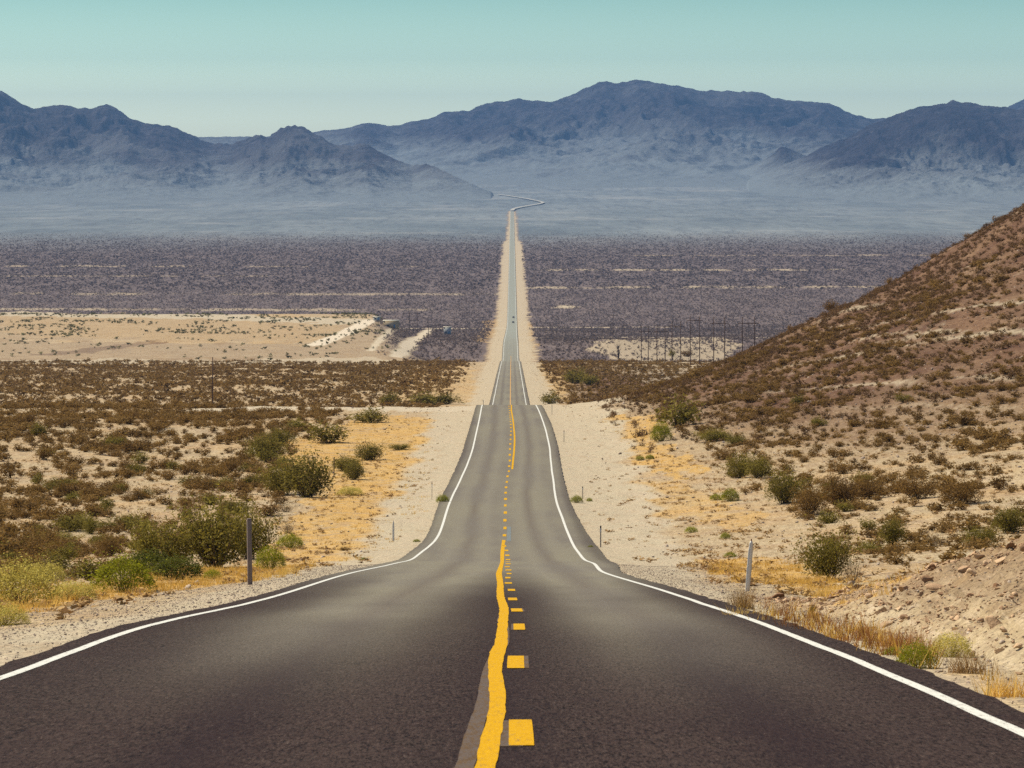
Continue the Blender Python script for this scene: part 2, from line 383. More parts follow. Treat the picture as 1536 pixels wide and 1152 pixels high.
a = M('asphalt', .8, .02)
geo = a.n.new('ShaderNodeAttribute'); geo.attribute_name = 'lane'
lane = geo.outputs['Fac']            # metres right of the road centre
lw = a.math('ADD', lane, a.rng(a.noise(.06, 2, .5, sc3=(1, .5, 1)), 0, 1, -.25, .25))
def band(cn, wd):                    # soft band around a lane coordinate
    return a.rng(a.math('ABSOLUTE', a.math('SUBTRACT', lw, cn)), 0, wd, 1, 0)
tracks = a.math('MAXIMUM', a.math('MAXIMUM', band(-2.75, .62), band(-1.05, .55)), a.math('MAXIMUM', band(.95, .5), band(2.45, .5)))
drip = a.math('MAXIMUM', band(-1.9, .5), band(1.65, .48))
ag = a.noise(48, 3, .9, sc3=(1, .10, 1)); agb = a.noise(26, 4, .9, sc3=(1, .11, 1)); ag2 = a.noise(3.0, 3, .6); ag3 = a.noise(.5, 3, .6, sc3=(1, .25, 1))
base = a.mix(a.rng(ag, .40, .62), (.002, .001, .001, 1), (.062, .043, .037, 1))
base = a.mix(a.rng(agb, .48, .68, 0, .6), base, (.095, .068, .057, 1))
base = a.mix(a.rng(ag2, .35, .7, 0, .45), base, (.030, .018, .018, 1))
base = a.mix(a.math('MULTIPLY', a.rng(tracks, 0, 1, 0, .4), a.rng(ag, .35, .6)), base, (.062, .043, .037, 1))
base = a.mix(a.rng(drip, 0, 1, 0, .6), base, (.022, .013, .015, 1))
base = a.mix(a.rng(band(-.1, .42), 0, 1, 0, .5), base, (.022, .013, .015, 1))
base = a.mix(a.rng(ag3, .52, .72, 0, .4), base, (.026, .016, .017, 1))
base = a.mix(a.rng(ag, .66, .74, 0, .8), base, (.20, .165, .14, 1))
sheen_mix = a.rng(a.attr('wear_sheen').outputs['Fac'], 0, 1)  # worn lanes, plus grazing sheen painted as paler asphalt with distance
base = a.mix(a.math('MULTIPLY', sheen_mix, a.rng(ag, .3, .7, .55, 1.3)), base, a.mix(a.rng(a.noise(.3, 3, .6, sc3=(1, .1, 1)), .35, .65), a.mix(a.rng(drip, 0, 1, 0, .55), (.215, .20, .15, 1), (.105, .082, .070, 1)), a.mix(a.rng(tracks, 0, 1, 0, .5), (.165, .15, .125, 1), (.24, .225, .175, 1))))
base = a.mix(a.rng(a.attr('wear_sheen').outputs['Fac'], 1, 1.9), base, (.25, .265, .225, 1))  # sheen of the far straight, painted as a paler grey-green
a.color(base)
a.link(a.rng(ag, .3, .7, .65, .85), a.b.inputs['Roughness'])
a.bump(a.noise(55, 2, .6), .012, .7)
NR = 33
sh_l = np.interp(rr, [0, 100, 300, 460, 5000], [.26, .45, .9, .8, .6]) + .07 * fbm(rr / 1.7, .5, 3, 30) + .05 * fbm(rr / .9, 9.5, 2, 31)
sh_r = np.interp(rr, [0, 30, 90, 130, 165, 230, 300, 460, 5000], [.42, .36, .5, .9, 1.2, .9, .8, .8, .6]) + .08 * fbm(rr / 1.7, 4.5, 3, 32) + .05 * fbm(rr / .9, 7.5, 2, 33)
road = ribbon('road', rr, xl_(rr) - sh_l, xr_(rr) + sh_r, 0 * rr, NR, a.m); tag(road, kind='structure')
kk = np.linspace(0, 1, NR); XA = xl_(rr) - sh_l; XB = xr_(rr) + sh_r
XX = XA[:, None] * (1 - kk) + XB[:, None] * kk
la = road.data.attributes.new('lane', 'FLOAT', 'POINT'); ctr = np.interp(rr, [0, 140, 200], [-.02, -.1, -.5]); ctr = np.where(rr > 200, (xl_(rr) + xr_(rr)) / 2, ctr)
la.data.foreach_set('value', (XX - ctr[:, None]).ravel().astype(np.float32))
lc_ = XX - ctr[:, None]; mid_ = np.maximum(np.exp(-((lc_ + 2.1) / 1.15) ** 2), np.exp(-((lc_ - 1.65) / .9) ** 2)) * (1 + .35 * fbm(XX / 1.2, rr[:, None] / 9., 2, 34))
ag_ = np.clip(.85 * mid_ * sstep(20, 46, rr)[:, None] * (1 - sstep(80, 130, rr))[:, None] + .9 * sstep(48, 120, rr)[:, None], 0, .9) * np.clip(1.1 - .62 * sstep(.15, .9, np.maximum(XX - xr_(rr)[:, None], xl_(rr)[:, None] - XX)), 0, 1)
aa = road.data.attributes.new('wear_sheen', 'FLOAT', 'POINT'); ag_ = ag_ + .9 * sstep(700, 2600, rr)[:, None] * (ag_ > .6); aa.data.foreach_set('value', ag_.ravel().astype(np.float32))

def paint(name, c1, c2, worn=.5, hole=.62):
    p = M(name, .8, .08)
    nse = p.noise(46, 3, .9, sc3=(1, .12, 1)); 
    p.color(p.mix(p.rng(p.noise(20, 4, .9, sc3=(1, .14, 1)), hole, hole + .10, 0, worn), p.mix(p.rng(nse, .3, .7), c1, c2), (.10, .08, .07, 1)))
    p.bump(nse, .004, .6); return p.m
white = paint('white_paint', (.64, .65, .60, 1), (.50, .51, .46, 1), .65, .54)
yellow = paint('yellow_paint', (.57, .325, .0, 1), (.42, .225, .0, 1), .55, .57)
faded = paint('faded_paint', (.125, .078, .035, 1), (.07, .043, .024, 1), .85, .44)
bluep = paint('grey_blue_patch_paint', (.17, .20, .20, 1), (.13, .155, .16, 1), .6, .5)

lwid = np.interp(rr, [0, 60, 200, 500, 1500, 6000], [.098, .11, .14, .16, .19, .32])
def edgeline(fx, sgn):
    jit = .018 * fbm(rr / 2.6, 2.5 + sgn, 3, 35) * (rr < 60) + rwob(rr + sgn * 333)
    c_ = fx(rr) + jit
    o = ribbon('edge_line', rr, c_ - lwid / 2, c_ + lwid / 2, lf(rr, 1), 3, white, road)
    tag(o, 'solid white edge line'); return o
edgeline(xl_, -1); edgeline(xr_, 1)
def px(u, v):
    x, d = hitroad(u, v); return x, d
def hitroad(u, v):
    s = -(v - V0) / F; zt = zroad(DG); i = int(np.argmax(s * DG <= zt)); a0 = s * DG[i - 1] - zt[i - 1]; a1 = s * DG[i] - zt[i]
    d = DG[i - 1] + a0 / (a0 - a1) * (DG[i] - DG[i - 1]); return (u - U0) / F * d, d
SOL = [(1240, 690, 726), (1152, 712, 744), (1110, 721, 751.5), (1062, 734, 758.6), (1030, 733, 757), (1005, 732, 753), (985, 733, 756.6), (967, 741, 761), (942, 746, 761.5),
       (916, 749, 763), (895, 745, 756.6), (875, 745.5, 755), (858, 744.7, 753), (845, 750, 755.5), (825, 751, 756.7), (810, 753, 757.5)]
pts = [(hitroad(a_, v)[0], hitroad(b_, v)[0], hitroad(a_, v)[1]) for v, a_, b_ in SOL]
pts = sorted(pts, key=lambda p: p[2]); pd = [p[2] for p in pts]
fA = pchip(pd, [p[0] for p in pts]); fB = pchip(pd, [p[1] for p in pts])
dl = np.arange(-2, pd[-1], .25); dc = np.clip(dl, pd[0], None)
xa = fA(dc) + .012 * fbm(dl / .8, 1.5, 2, 36); xb = fB(dc) + .012 * fbm(dl / .8, 8.5, 2, 37)
ribbon('centre_line', dl, xa, xb, lf(dl, 1.5), 3, yellow, road)
fo = (xa + xb) / 2 + np.interp(dl, [0, 22, 26, 30, 34, 38, 42, 48, 60, 120], [-.10, -.115, -.085, -.03, .03, .03, -.03, .02, 0, 0])
ribbon('faded_centre_line', dl, fo - .052, fo + .052, lf(dl, 1), 3, faded, road)
# right-hand solid line further down, doubling the broken one
S2 = [(704, 768.2), (690, 769.6), (677, 771), (658, 771.8), (640, 770.5), (625, 768.6), (616, 767)]
p2 = sorted([(hitroad(u, v)) for v, u in S2], key=lambda p: p[1]); f2 = pchip([p[1] for p in p2], [p[0] for p in p2])
dl = np.arange(p2[0][1], 700, 1.0); x2 = f2(np.clip(dl, None, p2[-1][1]))
ribbon('centre_line', dl, x2 - .08, x2 + .09, lf(dl, 1.5), 2, yellow, road)
dl = rr[(rr > 700) & (rr < 1700)]; x3 = (xl_(dl) + xr_(dl)) / 2 + .2
oldy = paint('sun_bleached_yellow_paint', (.50, .30, .10, 1), (.40, .25, .10, 1), .5, .55)
ribbon('centre_line', dl, x3 - .12, x3 + .12, lf(dl, 1.5), 2, oldy, road)
# broken line: one dash every 9.1 m
DU = [(1200, 790), (1104, 788), (999, 778), (950, 780), (924, 777.5), (904, 771.7), (888, 767.5), (870, 763.5), (850, 762), (835, 761), (810, 756.2), (780, 757.3), (750, 758), (720, 761), (704, 763.3), (680, 765), (650, 766.3), (625, 765.3), (612, 764)]
pdq = sorted([hitroad(u, v) for v, u in DU], key=lambda p: p[1]); fD = pchip([p[1] for p in pdq], [p[0] for p in pdq])
d1 = hitroad(0, 1123)[1]; k = 0; dd = d1 - 9.0
while dd < 455:
    ln = 2.3 if dd < 80 else 3.0
    dl = np.linspace(dd, dd + ln, 7); jx_ = random.uniform(-.03, .03); wd = .075 + random.uniform(-.01, .01) + (.02 if dd > 100 else 0)
    xc = fD(np.clip(dl, pdq[0][1], None)) + jx_
    tp = np.interp(np.arange(7), [0, 1, 5, 6], [.985, 1, 1, .985])
    ribbon('centre_dash', dl, xc - wd * tp, xc + wd * tp, lf(dl, 1.5), 3, yellow, road)
    if dd < 60:
        off = [0, -.06, .045, -.03, .03, .0, .01][k % 7]
        dl2 = dl + .05 * off; ribbon('faded_dash', dl2 + off * .9, xc - wd * .95 + off, xc + wd * .95 + off, lf(dl2, 1), 3, faded, road)
    dd += 9.15 + random.uniform(-.15, .15); k += 1
dq = np.linspace(hitroad(762, 812)[1], hitroad(762, 790)[1], 30); xq = hitroad(763.5, 800)[0]
ribbon('repair_patch', dq, xq - .11 + .02 * fbm(dq / 3, 1.5, 2, 38), xq + .11 + .02 * fbm(dq / 3, 5.5, 2, 39), lf(dq, 1.2), 3, bluep, road)

# the far bends climbing to the pass: a ribbon laid over the fan
fp = [(768, 316.5), (770, 314.5), (782, 311.5), (800, 308.5), (812, 306.3), (815, 304.8), (808, 302.8), (797, 300.6), (785, 298.3), (765, 295.2), (747, 292.5)]
W_ = [(0.05, DST - 30)] + [hit(u, v) for u, v in fp[1:]]
P_ = []
for i in range(len(W_) - 1):
    n_ = 24
    for j in range(n_): P_.append((W_[i][0] + (W_[i + 1][0] - W_[i][0]) * j / n_, W_[i][1] + (W_[i + 1][1] - W_[i][1]) * j / n_))
P_ = np.array(P_)
for _ in range(30): P_[1:-1] = (P_[:-2] + P_[1:-1] * 2 + P_[2:]) / 4
tg = np.gradient(P_, axis=0); tg /= np.linalg.norm(tg, axis=1)[:, None]; nn_ = np.stack([-tg[:, 1], tg[:, 0]], 1)
VV = []
for sg in (-1, 0, 1):
    q = P_ + nn_ * sg * 5; zz = np.max([T(P_[:, 0] + nn_[:, 0] * k_, P_[:, 1] + nn_[:, 1] * k_) for k_ in (-9, 0, 9)], axis=0) + 3.0
    VV.append(np.stack([q[:, 0], q[:, 1], zz], 1))
VV = np.stack(VV, 1).reshape(-1, 3); n_ = len(P_); i0 = (np.arange(n_ - 1)[:, None] * 3 + np.arange(2)[None, :]).ravel()
dust = M('pale_graded_road', .9, .2); dust.color(dust.mix(dust.noise(.02), (.33, .33, .30, 1), (.42, .41, .36, 1)))
fr = obj('road', mesh_np('far_road', VV, np.stack([i0, i0 + 3, i0 + 4, i0 + 1], 1), 4, True), dust.m); tag(fr, kind='structure')

# ------------------------------------------------------------------ mountains
def mountains(sil, Dr, Df, seed, mat, tmin=-.235, tmax=.235, nt_=760, nr_=190, rough=1.35, back=.35, zf=None):
    su = np.array([(p[0] - U0) / F for p in sil]); sv = np.array([-(p[1] - V0) / F for p in sil])
    t = np.linspace(max(tmin, su[0]), min(tmax, su[-1]), nt_); r = np.concatenate([np.linspace(0, 1, nr_), 1 + np.linspace(.02, back, 34)])
    el = pchip(su, sv)(t); dr = np.interp(t, [q[0] for q in Dr], [q[1] for q in Dr]); df = np.interp(t, [q[0] for q in Df], [q[1] for q in Df])
    zrd = el * dr
    Rr = r[:, None]; Dm = df + (dr - df) * Rr; Xm = t[None, :] * Dm
    zg = zr(Dm) - 4
    Hh = np.maximum(zrd - zr(dr), 0)[None, :]
    p = np.where(Rr < 1, .62 * Rr ** 2.6 + .38 * Rr ** 1.25, 1 - .6 * (Rr - 1) / back)
    zb = (zr(df) - 6)[None, :]; base = zg + (zrd[None, :] - zr(dr)[None, :]) * p
    wx = Xm + 260 * fbm(Xm / 900., Dm / 900., 2, seed + 7); wd_ = Dm + 260 * fbm(Xm / 900., Dm / 900., 2, seed + 8)
    spur = ridged(wx / 760., wd_ / 2100., 5, seed, .52) - .62
    fine = ridged(wx / 210., wd_ / 330., 4, seed + 20, .6) - .62
    env = np.clip(Rr * 1.15, 0, 1) ** 1.3 * np.clip((1 - Rr) * 3.2, 0, 1) ** .8 * (Rr < 1)
    env2 = np.clip(Rr * 1.3, 0, 1) ** 1.5 * np.clip((1 - Rr) * 9 + .12, .12, 1)
    z = base + rough * Hh * .62 * spur * env + rough * np.minimum(Hh * .16, 42) * fine * env2 + rough * np.minimum(Hh * .05, 9) * fbm(Xm / 55., Dm / 70., 3, seed + 40) * np.clip(Rr * 2, 0, 1)
    z = np.where(Hh < 12, z - (12 - Hh) * 2, z)
    V = np.stack([Xm, Dm, z], -1).reshape(-1, 3)
    n1 = len(r); i0 = (np.arange(n1 - 1)[:, None] * nt_ + np.arange(nt_ - 1)[None, :]).ravel()
    o = obj('mountains', mesh_np('mountains', V, np.stack([i0, i0 + 1, i0 + nt_ + 1, i0 + nt_], 1), 4, True), mat)
    at_ = o.data.attributes.new('upper', 'FLOAT', 'POINT'); at_.data.foreach_set('value', (np.clip((z - zg) / np.maximum(Hh, 190), 0, 1)).ravel().astype(np.float32))
    tag(o, kind='structure'); return o
def rockmat(name, dark_, mid_, pale_):
    m = M(name, .95, .1)
    up = m.attr('upper').outputs['Fac']
    n1 = m.noise(.0035, 6, .65); n2 = m.noise(.02, 5, .7); n3 = m.noise(.0011, 4, .6)
    c = m.mix(m.rng(n2, .38, .62), dark_, mid_)
    ny = m.n.new('ShaderNodeNewGeometry'); 
    sepn = m.n.new('ShaderNodeSeparateXYZ'); m.link(ny.outputs['Normal'], sepn.inputs[0])
    flat = m.rng(sepn.outputs['Z'], .80, .97)
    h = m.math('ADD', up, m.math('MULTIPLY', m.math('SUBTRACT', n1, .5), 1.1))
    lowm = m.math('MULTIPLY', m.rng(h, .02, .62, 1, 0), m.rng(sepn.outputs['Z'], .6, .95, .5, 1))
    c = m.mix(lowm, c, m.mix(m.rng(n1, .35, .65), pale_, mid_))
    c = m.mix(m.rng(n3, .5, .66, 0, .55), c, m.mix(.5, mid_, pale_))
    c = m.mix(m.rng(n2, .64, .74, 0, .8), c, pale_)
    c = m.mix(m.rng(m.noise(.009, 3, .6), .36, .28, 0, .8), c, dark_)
    c = m.mix(m.rng(m.math('ADD', up, m.math('MULTIPLY', m.math('SUBTRACT', n1, .5), .5)), .06, .50, 1, 0), c, (.15, .175, .185, 1))  # haze around the mountain feet painted as pale blue-grey rock
    m.color(c); m.bump(m.math('MULTIPLY', m.noise(.028, 5, .7), m.rng(up, .05, .4, .25, 1)), 26, .9); return m.m
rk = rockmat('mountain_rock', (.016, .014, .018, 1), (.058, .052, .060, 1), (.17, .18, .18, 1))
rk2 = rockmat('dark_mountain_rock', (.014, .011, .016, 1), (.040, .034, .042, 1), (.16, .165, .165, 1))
main = [(-500, 200), (0, 205), (440, 203), (480, 195), (520, 191), (545, 184), (553, 183), (570, 186), (590, 187), (620, 181), (650, 175), (665, 167), (680, 165), (700, 166), (715, 158), (740, 153), (765, 149), (785, 148), (800, 150), (825, 151), (850, 144), (865, 138), (885, 128), (900, 122), (930, 121.5), (960, 119), (985, 122), (1000, 125),
        (1030, 130), (1050, 134), (1080, 135), (1130, 136.5), (1145, 140), (1160, 145), (1200, 151), (1240, 153), (1255, 158), (1265, 163), (1290, 173), (1310, 176), (1340, 177), (1400, 190), (1536, 215), (2000, 230)]
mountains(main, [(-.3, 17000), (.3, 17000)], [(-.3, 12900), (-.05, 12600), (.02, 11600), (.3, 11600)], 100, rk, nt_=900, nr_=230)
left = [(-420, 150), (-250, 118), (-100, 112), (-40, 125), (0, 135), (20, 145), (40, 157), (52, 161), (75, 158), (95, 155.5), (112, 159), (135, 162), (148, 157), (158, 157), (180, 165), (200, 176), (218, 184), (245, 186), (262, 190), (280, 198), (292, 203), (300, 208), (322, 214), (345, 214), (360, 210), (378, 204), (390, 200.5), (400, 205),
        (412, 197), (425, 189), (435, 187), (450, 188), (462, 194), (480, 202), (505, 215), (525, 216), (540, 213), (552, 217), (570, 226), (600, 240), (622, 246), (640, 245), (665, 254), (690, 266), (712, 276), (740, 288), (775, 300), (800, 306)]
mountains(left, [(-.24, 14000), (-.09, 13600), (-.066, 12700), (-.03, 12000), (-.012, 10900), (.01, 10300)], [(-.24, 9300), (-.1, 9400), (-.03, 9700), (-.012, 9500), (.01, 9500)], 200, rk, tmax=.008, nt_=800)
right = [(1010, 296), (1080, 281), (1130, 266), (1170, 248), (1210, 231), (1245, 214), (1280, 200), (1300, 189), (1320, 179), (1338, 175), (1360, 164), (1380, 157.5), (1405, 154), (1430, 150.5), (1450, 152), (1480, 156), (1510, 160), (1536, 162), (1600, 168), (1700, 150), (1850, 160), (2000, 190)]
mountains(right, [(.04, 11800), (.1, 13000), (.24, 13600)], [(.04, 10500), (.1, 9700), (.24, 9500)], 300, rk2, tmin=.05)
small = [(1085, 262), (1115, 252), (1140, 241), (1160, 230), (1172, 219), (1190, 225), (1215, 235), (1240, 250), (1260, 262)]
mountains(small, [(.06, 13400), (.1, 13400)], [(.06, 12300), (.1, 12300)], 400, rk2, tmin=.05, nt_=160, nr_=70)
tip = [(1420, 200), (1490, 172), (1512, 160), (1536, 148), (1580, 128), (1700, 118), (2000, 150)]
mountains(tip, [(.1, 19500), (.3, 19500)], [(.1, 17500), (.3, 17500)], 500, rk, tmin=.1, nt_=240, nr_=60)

# ------------------------------------------------------------------ haze
hz = M('haze'); hz.n.remove(hz.b)
pv = hz.n.new('ShaderNodeVolumePrincipled'); pv.inputs['Color'].default_value = (.165, .345, .68, 1)
pv.inputs['Density'].default_value = 3.7e-5; pv.inputs['Anisotropy'].default_value = .15
hz.link(pv.outputs[0], hz.n['Material Output'].inputs['Volume'])
hv = [(x, y, z) for z in (-172, 470) for y in (-400, 26500) for x in (-9000, 9000)]
hf = [(0, 2, 3, 1), (4, 5, 7, 6), (0, 1, 5, 4), (2, 6, 7, 3), (0, 4, 6, 2), (1, 3, 7, 5)]
haze = obj('haze', mesh_np('haze', hv, hf, 4), hz.m); tag(haze, kind='stuff')

# ------------------------------------------------------------------ shrubs
def leafmat(name, c0, c1, trans=.25, tint=True):
    m = M(name, .85, .15)
    t = m.attr('tint').outputs['Fac']; oi = m.n.new('ShaderNodeObjectInfo')
    t = m.math('ADD', t, m.rng(oi.outputs['Random'], 0, 1, -.18, .18))
    c = m.mix(m.rng(t, 0, 1), c0, c1); m.color(c)
    if trans:
        tr = m.n.new('ShaderNodeBsdfTranslucent'); m.link(c, tr.inputs[0])
        ms = m.n.new('ShaderNodeMixShader'); ms.inputs[0].default_value = trans
        m.link(m.b.outputs[0], ms.inputs[1]); m.link(tr.outputs[0], ms.inputs[2]); m.link(ms.outputs[0], m.n['Material Output'].inputs[0])
    return m.m
LM = {
    'olive': leafmat('olive_leaves', (.095, .075, .014, 1), (.31, .255, .045, 1), .4),
    'brown': leafmat('brown_twigs_and_leaves', (.095, .050, .013, 1), (.30, .178, .046, 1), .35),
    'green': leafmat('green_leaves', (.13, .135, .006, 1), (.42, .42, .03, 1), .45),
    'dark': leafmat('dark_green_leaves', (.045, .050, .006, 1), (.14, .15, .018, 1), .35),
    'pale': leafmat('yellow_green_leaves', (.34, .28, .05, 1), (.78, .68, .19, 1), .4),
    'dry': leafmat('dry_twigs', (.20, .15, .08, 1), (.42, .34, .20, 1), .1),
}
STEM = M('shrub_stem', .9, .1); STEM.color(STEM.mix(STEM.noise(12), (.075, .05, .032, 1), (.17, .125, .085, 1))); STEM = STEM.m

def shrub_arrays(r_, nleaf, leaf, nst, form='open', dens=1.0):
    """unit-ish shrub: width about 2*0.5, height 1. returns leaf tris (n,3,3), tint (n), stem polylines"""
    st = []
    for i in range(nst):
        az = r_.uniform(0, 2 * np.pi); sp = r_.uniform(.02, 1) ** .8 * .95
        L = r_.uniform(.55, 1.0) * (1.0 if form != 'open' else r_.choice([.75, .95, 1.1]))
        p = np.zeros((6, 3)); b0 = r_.uniform(0, .13); p[0] = (b0 * math.cos(az), b0 * math.sin(az), 0); ang = sp * 1.15
        for k in range(1, 6):
            a2 = ang * (1 - .25 * k / 5) + r_.normal(0, .06); az += r_.normal(0, .14)
            p[k] = p[k - 1] + L / 5 * np.array([math.sin(a2) * math.cos(az) * .8, math.sin(a2) * math.sin(az) * .8, math.cos(a2)])
        st.append(p)
    st = np.array(st)
    n = nleaf
    wgt = r_.uniform(.2, 1, nst); si = r_.choice(nst, n, p=wgt / wgt.sum())
    lo = .12 if form == 'round' else .16
    tt = lo + (1 - lo) * r_.uniform(0, 1, n) ** .72
    fi = tt * 5; i = np.minimum(fi.astype(int), 4); f = (fi - i)[:, None]
    c = st[si, i] * (1 - f) + st[si, i + 1] * f
    spread = (.045 + .075 * tt)[:, None] * (1.35 if form == 'round' else 1.0)
    c = c + r_.normal(0, 1, (n, 3)) * spread
    m = r_.uniform(0, 1, n) < (.75 if form == 'round' else .22)
    th = r_.uniform(0, 2 * np.pi, n); ph = np.arccos(r_.uniform(0, 1, n)); ls = r_.uniform(0, 50)
    lump = 1 + .24 * vnoise(np.cos(th) * 1.6 + ls, np.sin(th) * 1.6 + ph * 1.8, 5) + .14 * vnoise(np.cos(th) * 4 + ls, np.sin(th) * 4 + ph * 4, 9)
    rad = (.36 + .16 * r_.uniform(0, 1, n) ** .5) * lump
    sh = np.stack([rad * np.sin(ph) * np.cos(th), rad * np.sin(ph) * np.sin(th), (.10 + .80 * np.cos(ph) ** .8 * lump) * (.6 + .4 * r_.uniform(0, 1, n))], 1)
    c = np.where(m[:, None], sh, c)
    c[:, 2] = np.abs(c[:, 2]) + .01
    u = r_.normal(0, 1, (n, 3)); u /= np.linalg.norm(u, axis=1)[:, None]
    v = np.cross(u, r_.normal(0, 1, (n, 3))); v /= np.linalg.norm(v, axis=1)[:, None]
    u[:, 2] = np.abs(u[:, 2])
    sz = leaf * r_.uniform(.6, 1.4, n)[:, None]
    tris = np.stack([c - v * sz * .5, c + v * sz * .5, c + u * sz * 1.5], 1)
    tint = np.clip(.15 + .55 * np.clip(vnoise(c[:, 0] * 5, c[:, 1] * 5 + c[:, 2] * 5, 3) + .5, 0, 1) + r_.normal(0, .16, n), 0, 1)
    return tris, tint, st

def stem_mesh(st, rad):
    Vs, Fs = [], []; n = 0
    for p in st:
        for k in range(6):
            rr_ = rad * (1 - .8 * k / 5)
            for q in range(4):
                a_ = q * math.pi / 2; Vs.append((p[k][0] + rr_ * math.cos(a_), p[k][1] + rr_ * math.sin(a_), p[k][2]))
        for k in range(5):
            for q in range(4):
                Fs.append((n + k * 4 + q, n + k * 4 + (q + 1) % 4, n + k * 4 + 4 + (q + 1) % 4, n + k * 4 + 4 + q))
        n += 24
    return mesh_np('stems', Vs, Fs, 4, True)
def tri_mesh(name, tris, tint):
    me = mesh_np(name, tris.reshape(-1, 3), np.arange(len(tris) * 3).reshape(-1, 3), 3)
    at_ = me.attributes.new('tint', 'FLOAT', 'FACE'); at_.data.foreach_set('value', tint.astype(np.float32)); return me

def proto_set(n, nleaf, leaf, nst, form, mat, stemrad):
    out_ = []
    for i in range(n):
        r_ = np.random.default_rng(1000 + i * 7 + nleaf + len(form) * 3)
        tr, ti, st = shrub_arrays(r_, nleaf, leaf, nst, form)
        me = tri_mesh('foliage', tr, ti); me.materials.append(mat)
        sm = stem_mesh(st, stemrad); sm.materials.append(STEM)
        out_.append((me, sm))
    return out_
PR = {
    ('olive', 0): proto_set(4, 5200, .030, 34, 'open', LM['olive'], .009),
    ('brown', 0): proto_set(4, 4200, .028, 40, 'open', LM['brown'], .008),
    ('green', 0): proto_set(2, 4200, .028, 44, 'round', LM['green'], .007),
    ('dark', 0): proto_set(2, 3600, .034, 36, 'round', LM['dark'], .008),
    ('pale', 0): proto_set(2, 5200, .024, 44, 'round', LM['pale'], .006),
    ('dry', 0): proto_set(2, 500, .024, 60, 'open', LM['dry'], .005),
    ('olive', 1): proto_set(5, 1100, .058, 16, 'open', LM['olive'], .012),
    ('brown', 1): proto_set(5, 1000, .056, 16, 'open', LM['brown'], .012),
}
KN = {'olive': ('creosote_bush', 'creosote bush'), 'brown': ('desert_shrub', 'shrub'), 'green': ('green_bush', 'bush'),
      'dark': ('dark_green_bush', 'bush'), 'pale': ('rabbitbrush', 'bush'), 'dry': ('dry_shrub', 'shrub')}
def place_shrub(x, d, w_, h_, kind, label, group, near):
    lod = 0 if near or ('%s' % kind, 1) not in PR else 1
    ps = PR[(kind, lod)]; me, sm = ps[random.randrange(len(ps))]
    z = float(T(x, d)) - .03
    o = empty(KN[kind][0], (x, d, z), random.uniform(0, 6.28)); o.scale = (w_ * .95, w_ * .95, h_ * .95)
    f = bpy.data.objects.new('foliage', me); C.objects.link(f); f.parent = o
    s_ = bpy.data.objects.new('stems', sm); C.objects.link(s_); s_.parent = o
    tag(o, label, KN[kind][1], group); return o
